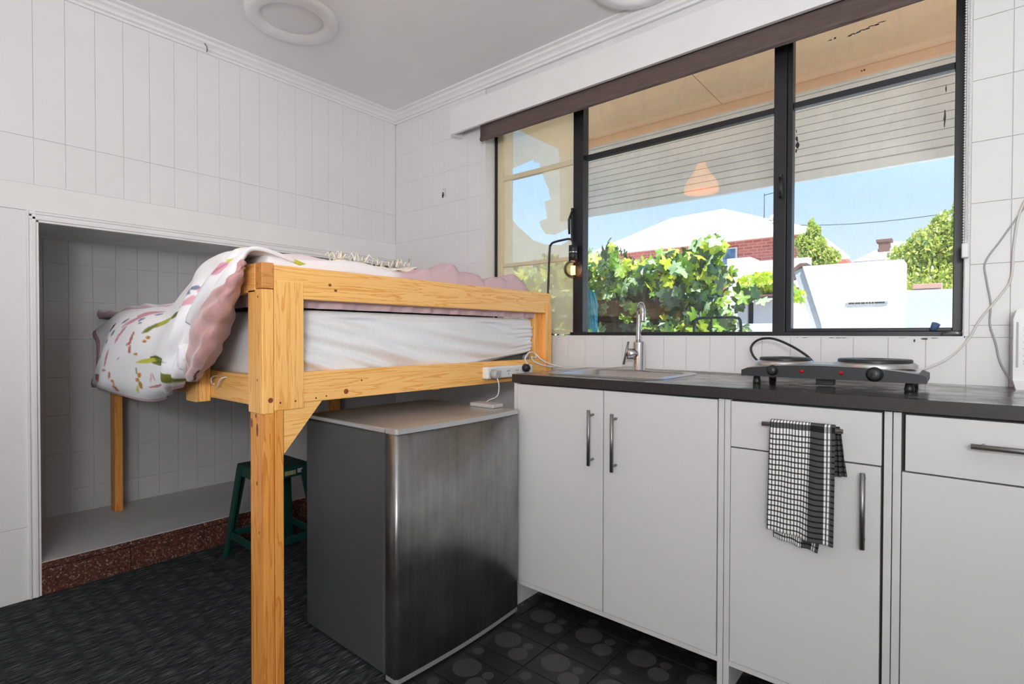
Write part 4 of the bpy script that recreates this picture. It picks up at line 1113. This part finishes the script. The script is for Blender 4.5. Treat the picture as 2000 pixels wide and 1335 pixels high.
b = B(); b.tube(bezier([(-1.585, 2.165, 1.052), (-1.566, 2.150, 1.052), (-1.560, 2.140, 1.03), (-1.558, 2.138, .98), (-1.575, 2.142, .92), (-1.59, 2.146, .88)], 8), .0034, M_blackplastic, 7); b.obj('lamp_cord', lp)
b = B()
for dx in (0, .03): b.tube(bezier([(-1.475+dx, 2.16, 1.062), (-1.50, 2.15, 1.048), (-1.515, 2.150, 1.02), (-1.518, 2.152, .95), (-1.516, 2.152, .89)], 6), .002, M_cable, 6)
b.obj('frayed_wires', label='thin pale wires hanging from the window sill beside the bed post', cat='wire')
b = B(); b.tube([(-.055, 2.205, 1.070), (-.050, 2.200, 1.080), (-.046, 2.196, 1.090)], [.007, .011, .012], plain('blue_grip', srgb(70, 100, 140), .5), 12); b.obj('stay_cap', wn)
b = B(); b.tube([(-.030, 2.19, 1.056), (.005, 2.185, 1.060), (.018, 2.185, 1.058)], [.006, .008, .007], M_steel, 10); b.obj('stay_arm', wn)

# pendant lamp in the room behind the photographer (mirrored in the panes)
pn = empty('pendant_lamp', (-1.437, .62, 2.1), label='orange pendant lampshade hanging in the room, mirrored in the window', cat='pendant lamp')

# ================================================================== STOOL
sl = empty('plastic_stool', (-2.49, 1.2, 0), label='dark green plastic step stool under the loft bed', cat='stool')
tx0, tx1, ty0, ty1, tz = -2.61, -2.37, 1.08, 1.32, .44
b = B(); b.box(tx0, tx1, ty0, ty1, tz-.012, tz, M_green, .006); b.obj('seat', sl)
b = B()
for q in ((tx0, tx1, ty0, ty0+.008), (tx0, tx1, ty1-.008, ty1), (tx0, tx0+.008, ty0, ty1), (tx1-.008, tx1, ty0, ty1)): b.box(*q, tz-.055, tz-.010, M_green, .003)
b.obj('apron', sl)
for sx_, sy_ in ((0, 0), (1, 0), (0, 1), (1, 1)):
    x = tx1 if sx_ else tx0; y = ty1 if sy_ else ty0; ox = .045 if sx_ else -.045; oy = .045 if sy_ else -.045
    b = B(); ix = -1 if sx_ else 1; iy = -1 if sy_ else 1
    a = [(x, y), (x+ix*.048, y), (x+ix*.048, y+iy*.010), (x+ix*.010, y+iy*.010), (x+ix*.010, y+iy*.048), (x, y+iy*.048)]
    c_ = [(x+ox, y+oy), (x+ox+ix*.034, y+oy), (x+ox+ix*.034, y+oy+iy*.010), (x+ox+ix*.010, y+oy+iy*.010), (x+ox+ix*.010, y+oy+iy*.034), (x+ox, y+oy+iy*.034)]
    vs = [(p[0], p[1], tz-.02) for p in a]+[(p[0], p[1], .004) for p in c_]
    b.faces(vs, [tuple(range(6)), tuple(range(11, 5, -1))]+[(i, (i+1) % 6, 6+(i+1) % 6, 6+i) for i in range(6)], M_green); b.obj('leg', sl)
b = B()
e_ = .030
for q in ((tx0-e_, tx1+e_, ty0-e_+.002, ty0-e_+.012), (tx0-e_, tx1+e_, ty1+e_-.012, ty1+e_-.002), (tx0-e_+.002, tx0-e_+.012, ty0-e_, ty1+e_), (tx1+e_-.012, tx1+e_-.002, ty0-e_, ty1+e_)): b.box(*q, .085, .118, M_green, .003)
b.obj('stretcher', sl)
b = B(); b.box(tx1-.0005, tx1+.0008, 1.195, 1.248, tz-.044, tz-.024, plain('faded_sticker', srgb(150, 150, 110), .6, var=.2, scale=60), .0002); b.box(tx1-.0005, tx1+.0008, 1.256, 1.280, tz-.040, tz-.020, M_greyplastic); b.obj('sticker', sl)

# ================================================================== OUTSIDE
def quad_wall(name, x0, x1, y0, y1, z0, z1, mat, parent=None, **k):
    b = B(); b.box(x0, x1, y0, y1, z0, z1, mat, .004); return b.obj(name, parent, **k)
quad_wall('ground', -30, 25, W+.24, 70, -.25, -.05, M_ground, kind='structure')
# eave over the window
ev = empty('porch_roof', (-1, 3.0, 2.45), label='veranda roof edge outside with peach soffit and white weatherboards', cat='porch roof')
L = []; x = -3.21
while x < 2.6: L.append((max(x, -2.30+.285)+.002, x+1.198, W+.245, 3.30, 2.452, 2.460)); x += 1.2
pieces('soffit_sheet', ev, [(a-.285, b_-.285, c, d_, e1, f1) for a, b_, c, d_, e1, f1 in L], M_soffit, .001)
quad_wall('roof_deck', -2.30, 2.7, W+.20, 3.36, 2.462, 2.56, M_roof, ev)
L = []
for k in range(11): L.append((-2.30, 2.7, 3.30+.0008*k, 3.318+.0008*k, 2.425-(k+1)*.0415+.0015, 2.425-k*.0415-.0015))
pieces('weatherboard', ev, L, M_weather, .002)
quad_wall('top_batten', -2.30, 2.7, 3.285, 3.30, 2.40, 2.452, M_soffit, ev)
quad_wall('fascia_board', -2.30, 2.7, 3.30, 3.335, 1.912, 1.962, M_weather, ev)
quad_wall('backing', -2.30, 2.7, 3.326, 3.34, 1.96, 2.452, M_weather, ev)


# vine on a dark fence
vn = empty('grape_vine', (-2.2, 4.4, -.05), label='leafy grape vine climbing over the dark fence outside', cat='vine')
fn = empty('timber_fence', (-2.6, 4.75, -.05), label='dark timber fence almost hidden behind the grape vine', cat='fence')
L = [(-4.9+.145*k, -4.9+.145*k+.138, 4.72, 4.74, -.05, 1.62+.01*math.sin(k*3)) for k in range(23)]
pieces('paling', fn, L, M_fence, .002)
quad_wall('fence_rail', -4.9, -1.58, 4.74, 4.78, 1.30, 1.38, M_fence, fn)
def leaf_mesh(name, mat, kind=0):
    b = B(); pts = []
    n = 30
    for k in range(n):
        a = 2*math.pi*k/n
        r = 1+.26*math.cos(5*(a-math.pi/2))+.07*math.cos(15*a+kind)
        if abs(a-3*math.pi/2) < .35: r *= .35+abs(a-3*math.pi/2)*1.7
        pts.append((r*.5*math.cos(a), r*.5*math.sin(a)))
    c = (0, -.05, .03); vs = [(c[0], c[1], c[2])]+[(x, y, -.22*(x*x+y*y)+.10*abs(x)*(1 if kind % 2 else .3)+.03*math.sin(7*math.atan2(y, x)+kind)) for x, y in pts]
    b.faces(vs, [(0, 1+k, 1+(k+1) % n) for k in range(n)], mat, True)
    return b.mesh(name, recalc=False)
LM = [leaf_mesh('leaf', M_leaf[k % 4], k) for k in range(8)]
rv = random.Random(11)
def vine_top(x):      # upper outline of the vine
    return 1.735+.04*math.sin(x*9)+.03*math.sin(x*23+1)+(.07 if x < -2.3 else 0)
def vine_right(z): return -1.46-.04*math.sin(z*11)+.42*max(0, 1.42-z)
cand = []
while len(cand) < 1900:
    x = rv.uniform(-4.4, -.95); z = rv.uniform(.85, 2.0)
    if z > vine_top(x) or x > vine_right(z): continue
    dens = 1.0
    if z < 1.42 and x < -1.95: dens = .14
    elif z < 1.32 and x < -1.62: dens = .35
    if rv.random() > dens: continue
    y = 4.30+rv.uniform(0, .38)+.10*math.sin(x*5)
    cand.append((x, y, z))
for (cx, cz, r_, nn) in ((-1.53, 1.76, .05, 26), (-1.50, 1.80, .03, 6), (-2.42, 1.83, .04, 8), (-1.20, 1.33, .05, 10), (-1.72, 1.20, .10, 24), (-2.15, 1.12, .05, 6)):
    for _ in range(nn): cand.append((cx+rv.gauss(0, r_), 4.25+rv.uniform(-.05, .2), cz+rv.gauss(0, r_)))
cand.sort(key=lambda p: p[1])
rest = []
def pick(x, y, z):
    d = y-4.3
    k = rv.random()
    if d > .28 and k < .7: return rv.choice((3, 7))  # rear leaves mostly take the dark copy, as painted depth shade
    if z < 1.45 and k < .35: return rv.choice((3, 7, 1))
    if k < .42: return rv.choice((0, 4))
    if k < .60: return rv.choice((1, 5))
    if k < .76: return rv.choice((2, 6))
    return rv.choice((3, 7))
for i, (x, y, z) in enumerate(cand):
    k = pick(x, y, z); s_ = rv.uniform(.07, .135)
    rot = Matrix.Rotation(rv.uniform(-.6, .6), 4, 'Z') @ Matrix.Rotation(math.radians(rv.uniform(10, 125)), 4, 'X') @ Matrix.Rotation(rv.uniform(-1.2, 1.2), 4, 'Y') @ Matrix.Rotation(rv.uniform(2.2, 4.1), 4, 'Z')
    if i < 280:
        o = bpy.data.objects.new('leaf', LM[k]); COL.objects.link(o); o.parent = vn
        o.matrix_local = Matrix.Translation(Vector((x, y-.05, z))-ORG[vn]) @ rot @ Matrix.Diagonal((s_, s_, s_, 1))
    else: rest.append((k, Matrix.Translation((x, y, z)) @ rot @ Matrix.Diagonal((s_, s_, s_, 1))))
def scatter(name, parent, items, meshes, **k):
    vs, fs, mi, mats = [], [], [], []
    for kk, mt_ in items:
        me = meshes[kk]; m_ = me.materials[0]
        if m_ not in mats: mats.append(m_)
        ix = mats.index(m_); o0 = len(vs); vs += [mt_ @ v.co for v in me.vertices]
        for p in me.polygons: fs.append([o0+q for q in p.vertices]); mi.append(ix)
    me = bpy.data.meshes.new(name); me.from_pydata(vs, [], fs)
    for m_ in mats: me.materials.append(m_)
    me.polygons.foreach_set('material_index', mi); me.update()
    return tag(link(name, me, parent), **k)
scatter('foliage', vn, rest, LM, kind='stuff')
for k in range(5):
    x = -3.6+.37*k; b = B()
    b.tube(bezier([(x, 4.62, -.05), (x+.05, 4.6, .5), (x-.04, 4.58, 1.0), (x+.12*math.sin(k), 4.55, 1.4), (x+.2, 4.5, 1.75)], 5), [.022-.0006*i for i in range(21)], M_bark, 7); b.obj('stem', vn)

# teal feather duster hanging outside the glass
fd = empty('feather_duster', (-1.60, 2.55, 1.1), label='teal feather duster hanging outside behind the black mullion', cat='duster')
b = B(); rd = random.Random(9)
for k in range(260):
    a = rd.uniform(0, 6.28); r0 = .004; h = rd.uniform(0, 1); c = Vector((-1.596, 2.56, 1.335-.03*h))
    e1 = Vector((-1.588+math.cos(a)*.062*rd.uniform(.5, 1), 2.56+math.sin(a)*.05*rd.uniform(.5, 1), 1.235-.15*rd.random()))
    mid = c.lerp(e1, .5)+Vector((math.cos(a)*.018, math.sin(a)*.018, .01))
    b.tube([c, mid, e1, e1+Vector((0, 0, -.025))], [.001, .0045, .0035, .0008], M_teal, 4)
b.obj('feathers', fd, kind='stuff')
b = B(); b.tube([(-1.596, 2.56, 2.452), (-1.596, 2.56, 1.60), (-1.596, 2.56, 1.32)], [.001, .001, .004], M_bark, 8); b.obj('handle', fd)

# garden chair back by the vine
gc_ = empty('garden_chair', (-1.28, 3.75, -.05), label='dark metal garden chair standing outside below the vine', cat='chair')
def tb(name, pts, r=.010): b = B(); b.tube(bezier(pts, 5), r, M_dkgrey, 8); b.obj(name, gc_)
tb('back_frame', [(-1.50, 3.85, .42), (-1.50, 3.90, .9), (-1.495, 3.92, 1.14), (-1.46, 3.92, 1.178), (-1.38, 3.92, 1.182), (-1.26, 3.92, 1.182), (-1.20, 3.92, 1.178), (-1.165, 3.92, 1.14), (-1.16, 3.90, .9), (-1.16, 3.85, .42)])
tb('back_slat', [(-1.37, 3.915, 1.178), (-1.37, 3.89, .8), (-1.37, 3.85, .45)], .006)
quad_wall('seat', -1.51, -1.15, 3.45, 3.86, .40, .42, M_dkgrey, gc_)
for x in (-1.50, -1.16):
    tb('leg', [(x, 3.47, .40), (x, 3.45, .2), (x, 3.43, -.04)]); tb('leg', [(x, 3.85, .42), (x, 3.88, .2), (x, 3.91, -.04)])

# brick house with a white hipped roof
hs = empty('brick_house', (-6, 18, -.05), label='red brick house with a white hipped metal roof beyond the vine', cat='house')
HX0, HX1, HY0, HY1, HE = -9.6, -3.20, 16, 22, 3.92
quad_wall('wall', HX0, HX1, HY0, HY1, -.05, HE, M_brick, hs)
b = B(); rz = 5.00; ov = .18
A = [(HX0-ov, HY0-ov, HE-.02), (HX1+.30, HY0-ov, HE-.02), (HX1+.30, HY1+ov, HE-.02), (HX0-ov, HY1+ov, HE-.02)]
R1, R2 = (-7.7, 17.9, 5.18), (-5.95, 18.1, 5.33)
R2 = (-5.9, 17.9, 5.24)
vs = A+[R1, R2]+[(x, y, z-.10) for x, y, z in A]
b.faces(vs, [(0, 1, 5, 4), (1, 2, 5), (2, 3, 4, 5), (3, 0, 4), (0, 6, 7, 1), (1, 7, 8, 2), (2, 8, 9, 3), (3, 9, 6, 0), (6, 9, 8, 7)], M_roof)
b.obj('roof', hs)
quad_wall('gutter', HX0-ov, HX1+.30, HY0-ov-.08, HY0-ov, HE-.14, HE-.02, M_weather, hs)
wdw = empty('window', hs.location); wdw.parent = hs; wdw.location = (0, 0, 0); ORG[wdw] = ORG[hs]
quad_wall('window_frame', -5.30, -4.86, HY0-.05, HY0+.02, 3.10, 3.62, M_render, wdw)
quad_wall('window_pane', -5.26, -4.90, HY0-.06, HY0-.045, 3.14, 3.58, M_pane, wdw)
b = B(); b.lathe([(0, 0), (.07, 0), (.07, .30), (.10, .30), (.10, .40), (.05, .44), (0, .44)], (-4.05, 16.6, 4.10), M_weather, 16); b.obj('flue', hs)
quad_wall('chimney', -3.98, -3.55, 16.3, 16.8, 3.9, 4.42, M_brick, hs)
b = B(); b.tube([(-4.35, 16.8, 4.2), (-4.35, 16.8, 5.25)], .012, M_dkgrey, 6); b.tube([(-4.35, 16.8, 5.2), (-3.75, 16.8, 5.27)], .010, M_dkgrey, 6); b.obj('antenna', hs)

# white rendered garden walls
quad_wall('rendered_pillar', -2.90, -2.53, 9.0, 9.5, -.05, 2.32, M_render, label='tall white rendered pillar in front of the brick house', cat='pillar')
quad_wall('courtyard_parapet', -2.53, -1.75, 9.3, 9.5, -.05, 2.28, M_render, label='white rendered parapet behind the small tiled lean-to roof', cat='wall')
sh = empty('lean_to', (-1.9, 7.2, -.05), label='small white outbuilding with a brown tiled lean-to roof', cat='outbuilding')
quad_wall('wall', -1.93, -1.62, 7.0, 7.8, -.05, 1.49, M_render, sh); quad_wall('doorway', -2.00, -1.925, 7.05, 7.8, -.05, 1.47, M_darkopen, sh)
quad_wall('side_post', -2.12, -2.00, 7.0, 7.8, -.05, 1.47, M_render, sh)
b = B(); b.prism([(6.85, 1.50), (6.85, 1.53), (7.9, 1.70), (7.9, 1.66)], 0, -2.14, -1.60, M_tileroof); b.obj('roof', sh)
for k in range(6):
    b = B(); b.box(-2.16, -1.58, 6.84+k*.17, 6.86+k*.17, 1.522+k*.028, 1.545+k*.028, M_tileroof, .003); b.obj('roof_course', sh)
quad_wall('low_coping', -2.35, -1.55, 6.5, 6.6, -.05, 1.19, M_render, label='low white coping wall in front of the lean-to doorway', cat='wall')
b = B(); items = []
for k in range(260):
    x, y, z = -1.84+rv.gauss(0, .12), 7.15+rv.gauss(0, .15), 1.71+rv.gauss(0, .055)
    s_ = rv.uniform(.07, .12); items.append((rv.choice((0, 0, 4, 1)), Matrix.Translation((x, y, z)) @ Matrix.Rotation(rv.uniform(0, 6), 4, 'Z') @ Matrix.Rotation(rv.uniform(.3, 1.6), 4, 'X') @ Matrix.Diagonal((s_, s_, s_, 1))))
cl = empty('creeper', (-1.8, 7.2, 1.6), label='bright green creeper sprawling over the lean-to roof', cat='creeper')
scatter('foliage', cl, items, LM, kind='stuff'); b.bm.free()
b = B(); b.tube(bezier([(-2.1, 7.3, 1.70), (-1.8, 7.2, 1.70), (-1.5, 7.2, 1.75)], 5), .012, M_bark, 6); b.obj('stem', cl)
# second sprig next to the white block
cl2 = empty('creeper', (-1.6, 7.6, 1.5), label='small sprig of creeper against the left foot of the white block', cat='creeper')
items = [(rv.choice((0, 4, 1)), Matrix.Translation((-1.52+rv.gauss(0, .05), 7.2+rv.gauss(0, .06), 1.56+rv.gauss(0, .05))) @ Matrix.Rotation(rv.uniform(0, 6), 4, 'Z') @ Matrix.Rotation(rv.uniform(.3, 1.6), 4, 'X') @ Matrix.Diagonal((.08, .08, .08, 1))) for k in range(40)]
scatter('foliage', cl2, items, LM, kind='stuff')
b = B(); b.tube([(-1.56, 7.25, 1.46), (-1.50, 7.2, 1.60)], .008, M_bark, 6); b.obj('stem', cl2)
# big white block with a battered left side
wb = empty('rendered_block', (-1.0, 8.2, -.05), label='big white rendered wall block with a sloping left edge and a small sign', cat='wall')
b = B(); b.prism([(-1.10, -.05), (-1.36, 1.22), (-1.585, 1.99), (-.483, 1.985), (-.483, -.05)], 1, 8.0, 8.6, M_render); b.obj('block', wb)
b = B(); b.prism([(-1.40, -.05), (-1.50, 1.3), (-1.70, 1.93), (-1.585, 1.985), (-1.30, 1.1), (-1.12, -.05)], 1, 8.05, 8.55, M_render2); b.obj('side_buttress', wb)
b = B(); b.prism([(-1.80, 1.86), (-1.80, 1.90), (-1.62, 2.035), (-1.54, 2.035), (-1.56, 2.00), (-1.60, 1.99)], 1, 8.02, 8.6, M_tileroof); b.obj('coping', wb)
sg = quad_wall('sign_plate', -1.08, -.635, 7.985, 7.999, 1.452, 1.482, plain('grey_sign', srgb(168, 168, 168), .5), wb)
b = B(); rd = random.Random(2); x = -1.045
while x < -.68:
    w_ = rd.uniform(.010, .022); b.box(x, x+w_, 7.981, 7.986, 1.458, 1.476, M_dkgrey); x += w_+rd.choice((.003, .003, .010))
b.obj('sign_lettering', wb)
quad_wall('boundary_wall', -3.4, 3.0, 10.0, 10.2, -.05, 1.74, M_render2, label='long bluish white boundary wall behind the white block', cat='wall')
ry = empty('shed_roof', (-.4, 11, 1.7), label='low shed with a pale roof strip behind the boundary wall', cat='shed')
quad_wall('wall', -.50, -.18, 10.7, 12.0, -.05, 1.80, M_render2, ry); quad_wall('roof', -.52, -.16, 10.6, 12.1, 1.80, 1.88, plain('terracotta_strip', srgb(214, 170, 150), .8), ry)

# trees
def tuft(name, mat, k):
    b = B(); n = 7; pts = [(.5*math.cos(2*math.pi*i/n)*(.45), .5*math.sin(2*math.pi*i/n)) for i in range(n)]
    b.faces([(x, y, .12*y*y) for x, y in pts], [tuple(range(n))], mat, True); return b.mesh(name, recalc=False)
TM = [tuft('leaflet', m_, 0) for m_ in M_tree]
def tree(name, label, blobs, n, size, trunk, weights, seed):
    t_ = empty(name, (trunk[0], trunk[1], -.05), label=label, cat='tree')
    r2 = random.Random(seed); items = []; tot = sum(b_[3]*b_[4] for b_ in blobs)
    for cx, cy, cz, rx, rz in blobs:
        for _ in range(int(n*rx*rz/tot)):
            while True:
                d = Vector((r2.uniform(-1, 1), r2.uniform(-1, 1), r2.uniform(-1, 1)))
                if .25 < d.length < 1: break
            k = r2.choices((0, 1, 2), weights)[0]; s_ = size*r2.uniform(.6, 1.3)
            items.append((k, Matrix.Translation((cx+d.x*rx, cy+d.y*rx*.7, cz+d.z*rz)) @ Matrix.Rotation(r2.uniform(0, 6.28), 4, 'Z') @ Matrix.Rotation(r2.uniform(0, 3), 4, 'X') @ Matrix.Diagonal((s_, s_, s_, 1))))
    scatter('foliage', t_, items, TM, kind='stuff')
    b = B(); b.tube([(trunk[0], trunk[1], -.05), (trunk[0]+.05, trunk[1], 1.2), (trunk[0], trunk[1], trunk[2])], [.10, .08, .03], M_bark, 8); b.obj('trunk', t_)
tree('shrub_tree', 'broad yellow green tree above the boundary wall at the right of the view', [(-.35, 14, 2.85, .50, .50), (-.75, 14, 2.65, .42, .42), (-.05, 14, 3.15, .38, .50), (.3, 14, 2.8, .5, .7), (-.35, 14, 2.25, .65, .38), (-.25, 14, 3.35, .18, .22), (.05, 14, 3.6, .12, .22)], 9000, .10, (-.3, 14, 2.9), (4, 4, 2), 1)
tree('garden_tree', 'slim green tree with a pointed top between the mullion and the white block', [(-2.55, 14, 3.0, .34, .42), (-2.55, 14, 3.45, .16, .22), (-2.60, 14, 3.66, .07, .12), (-2.75, 14, 3.25, .20, .20), (-2.25, 14, 2.85, .26, .22)], 3600, .10, (-2.5, 14, 3.2), (5, 3, 2), 2)
# far roofs
fh = empty('far_house', (-2.5, 32, -.05), label='distant white roofed house with a brown chimney', cat='house')
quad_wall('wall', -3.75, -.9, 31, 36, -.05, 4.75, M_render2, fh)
b = B(); b.faces([(-3.9, 30.8, 4.72), (-.7, 30.8, 4.72), (-.7, 36.2, 4.72), (-3.9, 36.2, 4.72), (-2.35, 33, 5.85), (-1.9, 33.5, 5.85)], [(0, 1, 5, 4), (1, 2, 5), (2, 3, 4, 5), (3, 0, 4), (0, 3, 2, 1)], M_roof); b.obj('roof', fh)
quad_wall('chimney', -2.95, -2.50, 32, 32.6, 4.9, 5.72, M_tileroof, fh); quad_wall('chimney_cap', -3.05, -2.40, 31.95, 32.65, 5.72, 5.86, M_tileroof, fh)
rg = empty('far_gable', (-4.2, 30, -.05), label='distant red gabled roof next to the slim tree', cat='house')
quad_wall('wall', -5.4, -4.05, 30, 34, -.05, 4.6, M_render2, rg)
b = B(); b.prism([(-5.6, 4.55), (-3.95, 4.55), (-4.7, 5.55)], 1, 29.9, 34, plain('red_tiles', srgb(186, 110, 96), .8)); b.obj('roof', rg)
b = B(); b.tube(bezier([(-9, 24, 6.2), (-3, 24, 5.35), (2.5, 24, 5.55), (8, 24, 6.4)], 8), .012, M_dkgrey, 5); b.obj('power_line', label='thin overhead power line crossing the sky', cat='power line')

# pendant shade geometry
b = B(); b.tube([(-1.437, .62, 2.30), (-1.437, .62, ZC)], .003, M_blackplastic, 6); b.obj('cord', pn)
b = B(); b.lathe([(.045, 0), (.045, -.03), (0, -.03)], (-1.437, .62, ZC), M_trim, 20); b.obj('ceiling_rose', pn)
b = B(); b.lathe([(.012, .215), (.028, .21), (.036, .185), (.055, .14), (.095, .09), (.118, .05), (.122, 0), (.118, 0), (.112, .05)], (-1.437, .62, 2.105), M_pend, 36); b.obj('shade', pn)
